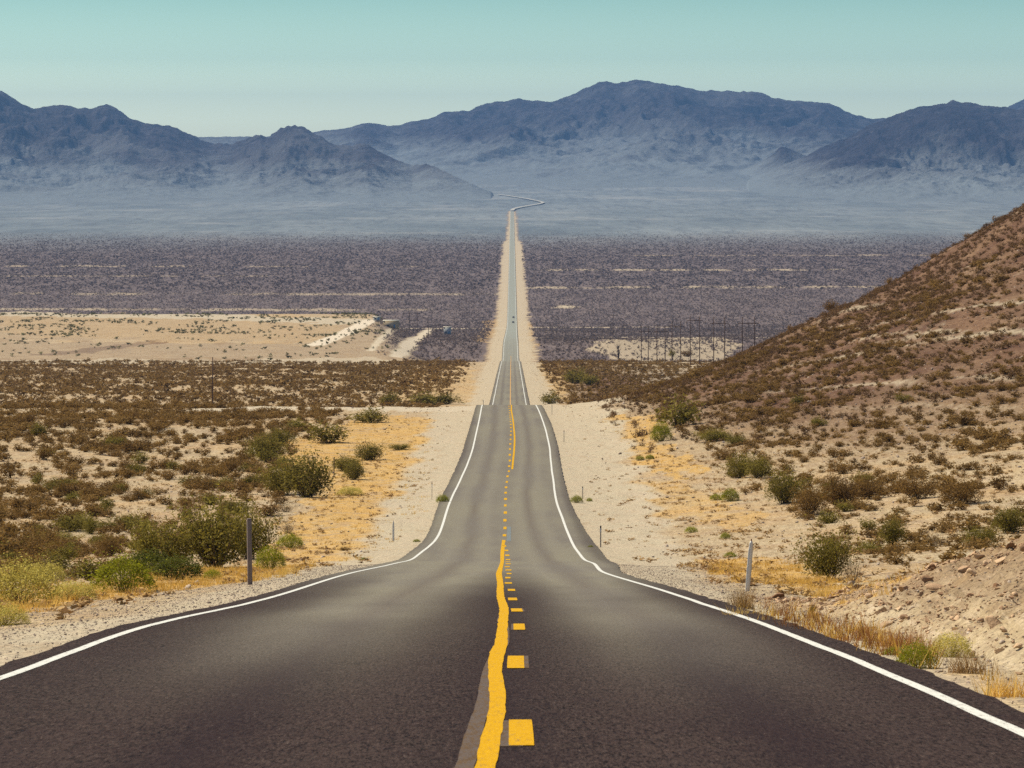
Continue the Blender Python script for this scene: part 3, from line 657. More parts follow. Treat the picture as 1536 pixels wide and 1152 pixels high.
# individual shrubs: (u, v of the foot, width px, height px, kind, label)
HB = [
 (28, 908, 120, 80, 'pale', 'large round yellow-green bush with dark underside, cut by the left edge of the photo'),
 (108, 899, 78, 34, 'pale', 'low yellow-green bush in dry grass just left of the bright green bush'),
 (4, 938, 80, 42, 'pale', 'pale yellow-green bush in the lower left corner in front of the large one'),
 (70, 872, 60, 36, 'pale', 'pale yellow-green bush behind the large round one on the left'),
 (185, 888, 98, 66, 'green', 'bright green dome-shaped bush by the left verge'),
 (265, 868, 84, 40, 'dark', 'dark green low bush right of the bright green dome bush'),
 (222, 862, 70, 44, 'dark', 'dark green bush touching the back of the bright green dome bush'),
 (240, 852, 90, 88, 'olive', 'tall brown-olive shrub rising behind the dark green bushes on the left'),
 (322, 850, 112, 112, 'olive', 'tallest olive shrub left of the grey wooden roadside post'),
 (372, 838, 70, 92, 'olive', 'tall olive shrub right behind the grey wooden roadside post'),
 (405, 854, 46, 42, 'green', 'leafy green bush just right of the grey wooden post'),
 (318, 869, 30, 20, 'green', 'small green bush in dry grass left of the grey wooden post'),
 (435, 822, 42, 26, 'green', 'small green bush right of the thin leaning stake'),
 (165, 834, 38, 36, 'brown', 'brown shrub above the bright green dome bush'),
 (85, 814, 62, 20, 'olive', 'long low olive shrub on pale sand at left'),
 (135, 801, 26, 30, 'olive', 'small upright olive shrub on pale sand at left'),
 (15, 842, 34, 18, 'olive', 'small low olive shrub at the left edge above the yellow-green bushes'),
 (460, 745, 84, 74, 'olive', 'big olive bush at the inner edge of the orange grass on the left'),
 (425, 742, 60, 60, 'olive', 'olive bush joined to the left side of the big bush by the orange grass'),
 (530, 719, 36, 32, 'olive', 'small bush right of the big olive bush, before the thin dark post'),
 (520, 706, 50, 26, 'olive', 'low bush behind the thin dark post in the orange grass'),
 (553, 690, 46, 30, 'olive', 'rounded dark olive bush alone in the orange grass'),
 (600, 674, 32, 10, 'olive', 'flat low bush between the orange grass and the left verge'),
 (492, 664, 62, 36, 'olive', 'olive bush at the far left of the orange grass patch'),
 (400, 690, 64, 46, 'olive', 'olive bush left of the orange grass with bare sand in front'),
 (420, 668, 50, 30, 'olive', 'low olive bush behind the one on bare sand at left'),
 (555, 634, 58, 26, 'olive', 'spreading bush in front of the pale gravel track on the left crest'),
 (525, 743, 42, 16, 'pale', 'flat pale green bush in the orange grass on the left'),
 (428, 768, 40, 22, 'dry', 'straw-coloured thin shrub below the big olive bush'),
 (432, 800, 34, 26, 'dry', 'pale leafless shrub behind the thin leaning stake'),
 (664, 754, 20, 15, 'green', 'small green bush touching the left edge line of the road'),
 (518, 826, 18, 8, 'brown', 'tiny brown tuft-like shrub on the gravel at left'),
 (545, 841, 14, 7, 'green', 'tiny green plant beside the left verge near the road bend'),
 (625, 813, 12, 6, 'green', 'tiny green plant on sand left of the left edge line'),
 (642, 607, 62, 20, 'olive', 'bush just beyond the left gravel crest, nearer the road'),
 (672, 606, 48, 16, 'olive', 'low bush beyond the crest, closest to the left verge'),
 (585, 607, 38, 20, 'olive', 'bush just beyond the left gravel crest, further from the road'),
 (1242, 868, 78, 84, 'olive', 'large leafy bush standing alone on the right by the yellow grass'),
 (1278, 872, 50, 58, 'dry', 'straw-coloured bare twiggy shrub at the right side of the large leafy bush'),
 (1108, 717, 42, 42, 'olive', 'dark olive bush on the right slope, left one of a touching pair'),
 (1138, 717, 44, 40, 'olive', 'dark olive bush on the right slope, right one of a touching pair'),
 (1016, 640, 62, 46, 'olive', 'tall dark olive bush at the foot of the right hill'),
 (992, 662, 32, 34, 'green', 'green bush in front of the tall olive bush at the foot of the hill'),
 (1070, 662, 46, 22, 'olive', 'low olive bush right of the tall bush at the foot of the hill'),
 (1105, 667, 36, 18, 'olive', 'flat olive bush on the right slope left of bare sand'),
 (1175, 755, 60, 58, 'olive', 'olive-brown bush in the large thicket on the right, nearest the road'),
 (1215, 772, 56, 52, 'brown', 'brown bush at the front of the right thicket'),
 (1262, 760, 70, 56, 'brown', 'brown bush in the middle of the right thicket'),
 (1300, 748, 60, 40, 'brown', 'brown bush at the back of the right thicket'),
 (1338, 818, 46, 50, 'olive', 'upright olive bush between the leafy bush and the rocky bank'),
 (1375, 748, 66, 44, 'brown', 'wide brown bush right of the thicket'),
 (1405, 820, 44, 34, 'dry', 'small half-bare shrub above the rocky bank'),
 (1470, 822, 54, 40, 'olive', 'olive bush above the top of the rocky bank'),
 (1514, 800, 60, 48, 'olive', 'olive bush at the right edge above the rocky bank'),
 (1440, 756, 66, 46, 'brown', 'wide brown bush near the right edge of the photo'),
 (1095, 752, 30, 24, 'green', 'green shrub with yellow leaves below the olive pair'),
 (1073, 750, 18, 12, 'green', 'tiny green shrub left of the green one below the olive pair'),
 (1205, 694, 18, 14, 'brown', 'small round dark shrub alone on pale soil at right'),
 (865, 754, 20, 14, 'green', 'small green bush at the foot of the second marker post on the right'),
 (884, 752, 10, 7, 'green', 'tiny green plant right of the second marker post'),
 (1037, 799, 20, 12, 'green', 'small green plant on open sand right of the marker posts'),
 (1088, 808, 16, 12, 'green', 'small green plant on sand left of the white marker post'),
 (1096, 836, 20, 11, 'green', 'small green plant closest to the left of the white marker post'),
 (960, 690, 14, 8, 'green', 'tiny green plant, left of two on the sand right of the road'),
 (975, 689, 14, 9, 'green', 'tiny green plant, right of two on the sand right of the road'),
 (886, 823, 10, 7, 'green', 'tiny yellow-green plant at the foot of the nearest grey marker post'),
 (1375, 1002, 62, 50, 'green', 'leafy green bush at the foot of the rocky bank by the asphalt'),
 (1340, 982, 36, 20, 'green', 'low green clump touching the left of the leafy bush under the bank'),
 (1425, 985, 70, 46, 'pale', 'sparse pale green bush on the lower rocky bank'),
 (1218, 921, 11, 16, 'dark', 'small dark upright plant at the start of the rocky bank'),
 (826, 606, 30, 22, 'olive', 'dark round bush at the right end of the asphalt crest'),
 (862, 575, 34, 26, 'olive', 'dark bush beyond the crest right of the road'),
 (884, 578, 30, 20, 'olive', 'bush beyond the crest, right neighbour of the dark one'),
]
hb_xy = []
for (u, v, wp_, hp_, kind, label) in HB:
    x, d = hit(u, v); s_ = d / F; hb_xy.append((x, d))
    place_shrub(x, d, wp_ * s_, hp_ * s_, kind, label, None, d < 330)
hb_xy = np.array(hb_xy)

# scattered shrubs -------------------------------------------------
def scatter(d0, d1, dens, keep, seed, wmax=.19, extra=4):
    r_ = np.random.default_rng(seed); area = .5 * (d1 ** 2 - d0 ** 2) * 2 * wmax + (d1 - d0) * 2 * extra
    n = int(area * dens); d = np.sqrt(r_.uniform(d0 ** 2, d1 ** 2, n)); x = r_.uniform(-1, 1, n) * (wmax * d + extra)
    p = keep(x, d); m = r_.uniform(0, 1, n) < p; return x[m], d[m], r_
run = np.maximum.accumulate(np.where(rows[:, None] > 2, Z / np.maximum(rows, 2)[:, None], -9), axis=0)
def visible(x, d, top):
    i = np.clip(np.searchsorted(rows, d) - 2, 0, nr - 1); hw = half[i]; q = x / hw
    j = np.clip(np.searchsorted(s, q), 0, NC - 1); return top / d > run[i, j]
gj = lambda x, d, M_: M_[np.clip(np.searchsorted(rows, d), 0, nr - 1), np.clip(np.searchsorted(s, x / half[np.clip(np.searchsorted(rows, d), 0, nr - 1)]), 0, NC - 1)]
def dens_near(x, d):
    cl = .16 + .84 * sstep(-.14, .20, fbm(x / 5., d / 8., 3, 701)); big = sstep(-.3, .15, fbm(x / 22., d / 40., 2, 702))
    pl = np.where(x < 0, sstep(0, 1, (-x - np.interp(d, [60, 90, 150, 240, 360, 470, 700, 1300], [11, 10.5, 11.5, 15, 17, 22, 10, 22])) / 5.),
                  sstep(0, 1, (x - np.interp(d, [60, 100, 200, 300, 400, 500, 700, 1300], [9, 10, 15, 16, 14, 10, 9, 12])) / 5.))
    p = pl * cl * (.35 + .65 * big)
    p *= 1 - .97 * (gj(x, d, grass) > .4); p *= 1 - .9 * gj(x, d, pale)
    p *= np.where((x > 0) & (d < 75), .05, 1); p *= np.where((x < 0) & (d < 72), .0, 1)
    return np.clip(p, 0, 1)
groups = []
xa_, da_, r1 = scatter(62, 470, .66, dens_near, 11)
n = len(xa_)
hh = np.clip(r1.lognormal(-.62, .36, n), .22, 1.5); hh *= np.where(xa_ > 0, .78, 1) * np.interp(da_, [60, 110, 200], [.55, .75, 1]); ww = hh * r1.uniform(1.2, 2.0, n)
za_ = T(xa_, da_); vis = visible(xa_, da_, za_ + hh)
near = np.min(np.hypot(xa_[:, None] - hb_xy[None, :, 0], (da_[:, None] - hb_xy[None, :, 1]) * .5), axis=1)
ok = near > .8
xa_, da_, hh, ww, za_, vis = [q[ok] for q in (xa_, da_, hh, ww, za_, vis)]
infr = (np.abs(xa_ / da_) < .150) & vis & (za_ / da_ > -.175)
score = np.where(infr, hh * ww / da_ ** 2, 0)
NI = 300 - len(HB); top = np.argsort(-score)[:NI]
zones = {
 ('olive', -1): 'dull olive shrub in the dense brown scrub on the plain left of the road',
 ('brown', -1): 'brown dry shrub in the dense scrub on the plain left of the road',
 ('olive', 1): 'dull olive shrub in the scrub on the slope right of the road',
 ('brown', 1): 'brown dry shrub in the scrub on the slope right of the road'}
for i in top:
    kd = 'olive' if (_hash(np.array([int(i)]), np.array([3]), 5)[0] < .33) else 'brown'
    sd_ = -1 if xa_[i] < 0 else 1
    place_shrub(float(xa_[i]), float(da_[i]), float(ww[i]), float(hh[i]), kd, zones[(kd, sd_)], 'shrubs of the scrub ' + ('left' if sd_ < 0 else 'right') + ' of the road, ' + kd, False)
rest = np.ones(len(xa_), bool); rest[top] = False

def stuff_shrubs(name, x, d, h, w_, nleaf, leaf, mat, seed, form='open', nvar=10, label=None, tb=.0):
    r_ = np.random.default_rng(seed); z = T(x, d) - .03
    allT, allt = [], []; var = r_.integers(0, nvar, len(x)); base = r_.normal(tb, .16, len(x)); ang = r_.uniform(0, 6.283, len(x))
    for k in range(nvar):
        m = np.where(var == k)[0]
        if not len(m): continue
        tr, ti, _ = shrub_arrays(r_, nleaf, leaf, 9, form)
        ca, sa = np.cos(ang[m])[:, None, None], np.sin(ang[m])[:, None, None]
        X_ = tr[None, :, :, 0] * w_[m][:, None, None]; Y_ = tr[None, :, :, 1] * w_[m][:, None, None]; Z_ = tr[None, :, :, 2] * h[m][:, None, None]
        P = np.stack([X_ * ca - Y_ * sa + x[m][:, None, None], X_ * sa + Y_ * ca + d[m][:, None, None], Z_ + z[m][:, None, None]], -1)
        allT.append(P.reshape(-1, 3, 3)); allt.append((ti[None, :] + base[m][:, None]).ravel())
    me = tri_mesh(name, np.concatenate(allT), np.clip(np.concatenate(allt), -.3, 1.3)); o = obj(name, me, mat); tag(o, kind='stuff'); return o
tags = 'shrubs_of_the_near_scrub'
mixm = leafmat('scrub_leaves', (.088, .048, .014, 1), (.29, .178, .052, 1), .35)
keep = rest & (np.abs(xa_ / da_) < .185)
stuff_shrubs('near_scrub', xa_[keep], da_[keep], hh[keep], ww[keep], 260, .105, mixm, 21)
# small ground tufts
def dens_tuft(x, d):
    e = np.maximum(x - xr_(d), xl_(d) - x)
    return sstep(1.5, 3.5, e) * (.15 + .85 * sstep(-.1, .3, fbm(x / 3., d / 6., 3, 711))) * (1 - .75 * gj(x, d, pale))
xt, dt, r2 = scatter(48, 2600, .14, dens_tuft, 12)
xt1, dt1, _ = scatter(48, 300, .9, dens_tuft, 112); xt = np.concatenate([xt, xt1]); dt = np.concatenate([dt, dt1])
ht = r2.uniform(.08, .26, len(xt)); tuftm = leafmat('dry_tufts', (.22, .12, .045, 1), (.52, .36, .15, 1), .2)
stuff_shrubs('dry_tufts', xt, dt, ht, ht * r2.uniform(1.2, 2.4, len(xt)), 22, .24, tuftm, 22)
# far scrub behind the crest
def dens_far(x, d):
    return sstep(0, 1, (np.abs(x) - np.where(x < 0, 10 + .003 * d, 8.5)) / 8.) * (.3 + .7 * sstep(-.2, .2, fbm(x / 14., d / 40., 3, 721))) * (1 - .92 * gj(x, d, pale))
xf, df, r3 = scatter(690, 1440, .16, dens_far, 13)
zf_ = T(xf, df); hf_ = np.clip(r3.lognormal(-.35, .35, len(xf)), .3, 1.8); vk = visible(xf, df, zf_ + hf_ + 2)
stuff_shrubs('middle_scrub', xf[vk], df[vk], hf_[vk], (hf_ * r3.uniform(1.2, 2.0, len(xf)))[vk], 30, .26, mixm, 23)
hillm = leafmat('hill_scrub_leaves', (.060, .033, .014, 1), (.215, .128, .055, 1), .3)
xg, dg, r3b = scatter(300, 690, .85, lambda x, d: np.clip(dens_near(x, d) + .35, 0, 1) * (x > 11 + .0 * d) * (1 - .6 * (d < 420)), 14)
hg = np.clip(r3b.lognormal(-1.0, .38, len(xg)), .18, 1.1); vk = visible(xg, dg, T(xg, dg) + hg + 1)
stuff_shrubs('hill_scrub', xg[vk], dg[vk], hg[vk], (hg * r3b.uniform(1.2, 1.8, len(xg)))[vk], 110, .12, hillm, 24)
# dark scrub of the flat
farm = leafmat('dark_scrub_leaves', (.098, .074, .068, 1), (.19, .148, .13, 1), .3)
def dens_v(x, d):
    e = np.maximum(x - xr_(d), xl_(d) - x)
    return gj(x, d, dark) * (.5 + .5 * sstep(-.25, .2, fbm(x / 25., d / 160., 3, 731))) * sstep(9, 16, e)
xv, dv, r4 = scatter(1430, 3600, .052, dens_v, 15, .18); hv_ = r4.uniform(.6, 1.35, len(xv))
stuff_shrubs('flat_scrub', xv, dv, hv_, hv_ * r4.uniform(1.0, 1.6, len(xv)), 9, .42, farm, 25, nvar=40)
xv, dv, r4 = scatter(3600, 6300, .028, lambda x, d: dens_v(x, d) * np.clip((6300 - d) / 1700, 0, 1), 16, .18); hv_ = r4.uniform(.6, 1.4, len(xv)) * np.interp(dv, [3600, 5000, 6300], [1, .9, .45])
stuff_shrubs('distant_flat_scrub', xv, dv, hv_, hv_ * r4.uniform(1.4, 2.4, len(xv)), 4, .8, farm, 26, nvar=40)
# greenish dots on the pale plateau
xp, dp, r5 = scatter(1480, 2330, .022, lambda x, d: (x < -50 - .05 * (d - 1500)) * (.3 + .7 * (d > 1850)) * sstep(-.1, .3, fbm(x / 40, d / 90, 2, 741)), 17)
hp2 = r5.uniform(.5, 1.4, len(xp)); platm = leafmat('plateau_bushes', (.07, .06, .025, 1), (.20, .19, .07, 1), .1)
stuff_shrubs('plateau_scrub', xp, dp, hp2, hp2 * 1.6, 16, .4, platm, 27)

# ------------------------------------------------------------------ grass
grassm = leafmat('dry_grass_blades', (.48, .28, .045, 1), (.80, .55, .16, 1), .4)
def blades(name, x, d, h, nb, wd, mat, seed, spread=.06):
    r_ = np.random.default_rng(seed); n = len(x); X_ = np.repeat(x, nb) + r_.normal(0, spread, n * nb); D_ = np.repeat(d, nb) + r_.normal(0, spread, n * nb)
    H_ = np.repeat(h, nb) * r_.uniform(.5, 1.1, n * nb); z = T(X_, D_) - .02
    az = r_.uniform(0, 6.283, n * nb); ln = r_.normal(0, .35, (n * nb, 2)) * H_[:, None]
    b = np.stack([X_, D_, z], 1); s1 = np.stack([np.cos(az) * wd, np.sin(az) * wd, 0 * az], 1)
    tip = b + np.stack([ln[:, 0], ln[:, 1], H_], 1)
    tint = np.clip(np.repeat(r_.uniform(.1, .9, n), nb) + r_.normal(0, .15, n * nb), 0, 1)
    o = obj(name, tri_mesh(name, np.stack([b - s1, b + s1, tip], 1), tint), mat); tag(o, kind='stuff'); return o
def dgrass(x, d): return (gj(x, d, grass) > .3) * (.25 + .75 * sstep(-.15, .25, fbm(x / 1.3, d / 2.6, 3, 751))) * gj(x, d, grass)
xg2, dg2, r6 = scatter(24, 130, 7.0, dgrass, 18, .16, 2)
blades('dry_grass', xg2, dg2, r6.uniform(.12, .32, len(xg2)), 12, .007, grassm, 31)
xg3, dg3, r6 = scatter(130, 440, .7, dgrass, 19, .16, 2)
blades('dry_grass', xg3, dg3, r6.uniform(.08, .22, len(xg3)), 9, .022, grassm, 32, .12)
weedm = leafmat('rust_coloured_weeds', (.16, .06, .02, 1), (.42, .20, .06, 1), .3)
xw, dw = [], []
for u in np.linspace(1150, 1400, 90):
    vv = 925 + (u - 1150) * .26 + random.uniform(-14, 14); q = hit(u + random.uniform(-6, 6), vv); xw.append(q[0]); dw.append(q[1])
blades('roadside_weeds', np.array(xw), np.array(dw), np.random.default_rng(5).uniform(.12, .34, len(xw)), 16, .005, weedm, 33, .05)
for (u, v, hp_, nb, lab) in [(1113, 914, 40, 160, 'wispy pale grass clump at the foot of the white marker post'), (1452, 1010, 44, 90, 'tall thin stalks right of the green bush under the bank'), (1500, 1045, 44, 110, 'golden dry grass clump at the bank foot near the right edge')]:
    x, d = hit(u, v); hm = hp_ * d / F
    q = blades('grass_clump', np.full(6, x) + np.random.default_rng(int(u)).normal(0, .09, 6), np.full(6, d), np.full(6, hm), nb // 3, .004, tuftm if u < 1470 else grassm, int(u), .07)
    del q['kind']; tag(q, lab, 'grass')

# ------------------------------------------------------------------ stones
def stone_mesh(r_, sub=1):
    t = (1 + 5 ** .5) / 2
    v = [(-1, t, 0), (1, t, 0), (-1, -t, 0), (1, -t, 0), (0, -1, t), (0, 1, t), (0, -1, -t), (0, 1, -t), (t, 0, -1), (t, 0, 1), (-t, 0, -1), (-t, 0, 1)]
    f = [(0, 11, 5), (0, 5, 1), (0, 1, 7), (0, 7, 10), (0, 10, 11), (1, 5, 9), (5, 11, 4), (11, 10, 2), (10, 7, 6), (7, 1, 8), (3, 9, 4), (3, 4, 2), (3, 2, 6), (3, 6, 8), (3, 8, 9), (4, 9, 5), (2, 4, 11), (6, 2, 10), (8, 6, 7), (9, 8, 1)]
    v = [np.array(p) / np.linalg.norm(p) for p in v]
    for _ in range(sub):
        c = {}; nf = []
        def mid(a_, b_):
            k_ = (min(a_, b_), max(a_, b_))
            if k_ not in c: m = v[a_] + v[b_]; v.append(m / np.linalg.norm(m)); c[k_] = len(v) - 1
            return c[k_]
        for a_, b_, c_ in f:
            x1, x2, x3 = mid(a_, b_), mid(b_, c_), mid(c_, a_); nf += [(a_, x1, x3), (b_, x2, x1), (c_, x3, x2), (x1, x2, x3)]
        f = nf
    V = np.array(v) * .5
    for _ in range(9):   # chop planes for an angular rock
        nrm = r_.normal(0, 1, 3); nrm /= np.linalg.norm(nrm); h = r_.uniform(.10, .34); dd_ = V @ nrm; V -= np.outer(np.maximum(dd_ - h, 0), nrm)
    V *= np.array([r_.uniform(.8, 1.2), r_.uniform(.7, 1.1), r_.uniform(.5, .9)])
    return V, np.array(f)
def stonemat(name, c0, c1):
    m = M(name, .9, .15); t = m.attr('tint').outputs['Fac']; m.color(m.mix(m.rng(m.noise(22, 4, .7), .3, .7, 0, .5), m.mix(t, c0, c1), (.16, .10, .07, 1))); m.bump(m.noise(30, 3), .02, .6); return m.m
stm = stonemat('bank_stone', (.22, .115, .055, 1), (.70, .50, .30, 1)); pbm = stonemat('verge_pebbles', (.20, .155, .12, 1), (.55, .46, .36, 1))
def stones(name, x, d, sz, mat, seed, sub=0):
    r_ = np.random.default_rng(seed); Vs, Fs, ts = [], [], []; n0 = 0; var = [stone_mesh(r_, sub) for _ in range(8)]; z = T(x, d)
    vi = r_.integers(0, 8, len(x)); an = r_.uniform(0, 6.28, len(x)); tn = r_.uniform(0, 1, len(x))
    for k in range(8):
        m = np.where(vi == k)[0]
        if not len(m): continue
        V_, F_ = var[k]; ca = np.cos(an[m])[:, None]; sa = np.sin(an[m])[:, None]; s_ = sz[m][:, None]
        P = np.stack([(V_[None, :, 0] * ca - V_[None, :, 1] * sa) * s_ + x[m][:, None], (V_[None, :, 0] * sa + V_[None, :, 1] * ca) * s_ + d[m][:, None], V_[None, :, 2] * s_ + z[m][:, None] + .10 * s_], -1)
        nv = len(V_); Vs.append(P.reshape(-1, 3)); Fs.append((F_[None] + (np.arange(len(m)) * nv)[:, None, None] + n0).reshape(-1, 3)); ts.append(np.repeat(tn[m], len(F_))); n0 += nv * len(m)
    me = mesh_np(name, np.concatenate(Vs), np.concatenate(Fs), 3); at_ = me.attributes.new('tint', 'FLOAT', 'FACE'); at_.data.foreach_set('value', np.concatenate(ts).astype(np.float32))
    o = obj(name, me, mat); tag(o, kind='stuff'); return o
bankd = lambda x, d: sstep(4.3, 5.2, x) * (x < 12) * (.3 + .7 * sstep(-.1, .2, fbm(x / .8, d / 1.4, 3, 761)))
xs, ds, r7 = scatter(20, 66, 130, bankd, 40, .16, 1.5)
stones('rubble', xs, ds, np.clip(r7.lognormal(-3.3, .5, len(xs)), .015, .11), stm, 51)
xs, ds, r7 = scatter(20, 66, 5, bankd, 43, .16, 1.5)
stones('broken_rock', xs, ds, np.clip(r7.lognormal(-1.95, .42, len(xs)), .09, .40), stm, 54, 2)
xs, ds, r7 = scatter(18, 130, 42, lambda x, d: sstep(.35, .7, np.maximum(x - xr_(d), xl_(d) - x)) * (np.maximum(x - xr_(d), xl_(d) - x) < 4.5), 41, .16, 1)
stones('verge_gravel', xs, ds, np.clip(r7.lognormal(-3.65, .45, len(xs)), .01, .12), pbm, 52)
xs, ds, r7 = scatter(66, 470, .6, lambda x, d: (np.maximum(x - xr_(d), xl_(d) - x) > 3) * (.2 + .8 * (gj(x, d, brown) > .2)), 42, .17, 1)
stones('scattered_stones', xs, ds, np.clip(r7.lognormal(-1.9, .5, len(xs)), .06, .6) , pbm, 53)
rks = [(1248, 898, 26, 'reddish-brown dark'), (1232, 915, 26, 0), (1300, 905, 22, 0), (1350, 915, 34, 0), (1405, 885, 44, 0), (1462, 862, 40, 0), (1500, 845, 46, 0), (1505, 950, 34, 0), (1460, 985, 26, 0), (1525, 975, 40, 0), (1270, 930, 30, 0), (1330, 940, 34, 0), (1390, 935, 26, 0), (1528, 1015, 26, 0), (1428, 915, 30, 0), (1380, 895, 28, 0)]
LBR = ['dark reddish rock at the far end of the rocky bank', 'pale boulder where the rocky bank begins beside the verge', 'pale rock on the crest line of the bank near its far end', 'broad pale rock in the middle of the lower bank',
       'long pinkish slab lying on the upper bank', 'tan rock near the top of the bank', 'large tan rock at the top of the bank by the right edge', 'dark-shadowed rock on the right of the bank, mid height', 'rock just right of the leafy green bush under the bank',
       'large rock at the right edge of the photo, mid bank', 'pale rock above the rusty weeds, left one', 'pale rock above the rusty weeds, right one', 'rock straight above the leafy green bush', 'rock low on the bank at the right edge', 'medium rock between the slab and the leafy bush', 'medium rock just below the pinkish slab']
for i, (u, v, sz, _) in enumerate(rks):
    x, d = hit(u, v); r_ = np.random.default_rng(900 + i); V_, F_ = stone_mesh(r_, 2); V_ = V_ * (1 + .1 * fbm(V_[:, :1] * 6 + i, V_[:, 1:2] * 6 + V_[:, 2:] * 5, 3, 7))
    V_ *= np.array([1.25, .9, .75])
    me = mesh_np('rock', V_, F_, 3); at_ = me.attributes.new('tint', 'FLOAT', 'FACE'); at_.data.foreach_set('value', np.full(len(F_), 0. if i == 0 else r_.uniform(.35, 1), dtype=np.float32))
    o = obj('rock', me, stm); o.location = (x, d, float(T(x, d)) + .03); sc_ = sz * d / F * .62; o.scale = (sc_, sc_, sc_); o.rotation_euler = (r_.uniform(-.3, .3), r_.uniform(-.3, .3), r_.uniform(0, 6)); tag(o, LBR[i], 'rock', 'rocks on the bank right of the road')

# ------------------------------------------------------------------ posts, poles, sheds, cars
def box(cx, cy, cz, sx, sy, sz):
    v = [(cx + a_ * sx / 2, cy + b_ * sy / 2, cz + c_ * sz / 2) for c_ in (-1, 1) for b_ in (-1, 1) for a_ in (-1, 1)]
    return v, hf
def boxes(name, L, mat, parent=None, bevel=0):
    V_, F_ = [], []
    for b_ in L:
        v, f = box(*b_); k_ = len(V_); V_ += v; F_ += [tuple(i + k_ for i in q) for q in f]
    o = obj(name, mesh_np(name, V_, F_, 4), mat, parent)
    if bevel:
        md = o.modifiers.new('bevel', 'BEVEL'); md.width = bevel; md.segments = 2
    return o
def tube(name, P, rad, mat, parent=None, n=10):
    V_, F_ = [], []
    for i, (p, r_) in enumerate(zip(P, rad)):
        for k_ in range(n): a_ = k_ * 2 * math.pi / n; V_.append((p[0] + r_ * math.cos(a_), p[1] + r_ * math.sin(a_), p[2]))
    for i in range(len(P) - 1):
        for k_ in range(n): F_.append((i * n + k_, i * n + (k_ + 1) % n, (i + 1) * n + (k_ + 1) % n, (i + 1) * n + k_))
    V_.append(P[-1]); c_ = len(V_) - 1
    for k_ in range(n): F_.append(((len(P) - 1) * n + k_, (len(P) - 1) * n + (k_ + 1) % n, c_, c_))
    me = bpy.data.meshes.new(name); me.from_pydata(V_, [], [tuple(dict.fromkeys(f)) for f in F_]); me.polygons.foreach_set('use_smooth', [True] * len(me.polygons))
    return obj(name, me, mat, parent)
wd1 = M('weathered_wood', .9, .15); wd1.color(wd1.mix(wd1.noise(18, 4, .7, sc3=(1, 1, .08)), (.10, .075, .068, 1), (.27, .22, .20, 1))); wd1.bump(wd1.noise(30, 3, .6, sc3=(1, 1, .05)), .01, .8)
wd2 = M('dark_pole_wood', .9, .1); wd2.color(wd2.mix(wd2.noise(4, 3, .6, sc3=(1, 1, .1)), (.050, .030, .024, 1), (.11, .07, .052, 1)))
wpt = M('white_marker_plastic', .5, .4); wpt.color(wpt.mix(wpt.noise(9, 4, .7), (.62, .62, .60, 1), (.48, .48, .46, 1)))
met = M('grey_post_metal', .6, .5); met.color(met.mix(met.noise(14), (.10, .09, .09, 1), (.17, .155, .15, 1)))
dkm = M('dark_reflector', .5, .4); dkm.color((.025, .02, .022, 1)); redm = M('rust_tip', .7, .2); redm.color((.20, .06, .035, 1))
def at_(u, v): x, d = hit(u, v); return x, d, float(T(x, d))
# grey wooden post left
x, d, z = at_(375, 877); H_ = 98 * d / F
o = empty('wooden_post', (x, d, z)); tag(o, 'tall weathered grey wooden post standing on the left verge', 'post')
boxes('post_shaft', [(0, 0, H_ / 2 - .1, .11, .10, H_ + .2)], wd1.m, o, .008); boxes('post_cap', [(0, 0, H_ + .012, .098, .088, .02)], wd1.m, o, .004); o.rotation_euler = (0, R(-.8), R(12))
# leaning stake
x, d, z = at_(405, 813); H_ = 36 * d / F
o = empty('leaning_stake', (x, d, z)); tag(o, 'thin dark stake leaning left between green bushes, behind the grey post', 'stake')
tube('stake_shaft', [(0, 0, -.1), (0.01, 0, H_ * .5), (0, 0, H_)], [.035, .033, .028], wd2.m, o, 7); o.rotation_euler = (0, R(-12), 0)
x, d, z = at_(501, 716); H_ = 30 * d / F
o = empty('thin_post', (x, d, z)); tag(o, 'thin dark post beside the big olive bush in the orange grass', 'post'); tube('post_shaft', [(0, 0, -.1), (0, 0, H_)], [.045, .04], wd2.m, o, 7)
def delin(u, v, hp_, lab, white_=False, lean=0., thin=1.0, dark_=True):
    x, d, z = at_(u, v); H_ = hp_ * d / F; o = empty('marker_post', (x, d, z)); tag(o, lab, 'marker post', 'roadside marker posts')
    if white_:
        V_ = []; prof = [(0, .048), (H_ * .35, .055), (H_ * .8, .05), (H_ * .95, .038), (H_, .018)]
        for zz_, hw_ in prof:
            V_ += [(-hw_, -.006, zz_), (0, .014, zz_), (hw_, -.006, zz_), (0, -.010, zz_)]
        F_ = [(i * 4 + k_, i * 4 + (k_ + 1) % 4, i * 4 + 4 + (k_ + 1) % 4, i * 4 + 4 + k_) for i in range(4) for k_ in range(4)] + [(16, 17, 18, 19)]
        obj('post_blade', mesh_np('post_blade', V_, F_, 4), wpt.m, o); boxes('post_tip', [(0, 0, H_ + .02, .028, .022, .045)], redm.m, o, .004)
    else:
        boxes('post_shaft', [(0, 0, H_ * .42, .055 * thin, .045, H_ * .84)], met.m, o, .004)
        boxes('reflector', [(0, -.03, H_ * .80, .085 * thin, .012, H_ * .18)], wpt.m, o, .003)
        boxes('post_cap', [(0, 0, H_ * .95, .075 * thin, .05, H_ * .13)], dkm.m, o, .004)
    o.rotation_euler = (0, R(lean), 0); return o
delin(1121, 887, 76, 'tall white marker post with a reddish tip, nearest on the right', True, 4.5)
delin(901, 821, 32, 'grey marker post right of the road, nearest of the four grey ones')
delin(874, 748, 18, 'grey marker post next to a small green bush, second nearest on the right', thin=.9)
delin(846, 663, 17, 'grey marker post right of the road, third nearest', thin=.9)
delin(828, 622, 14, 'grey marker post right of the road just before the crest, farthest', thin=.9)
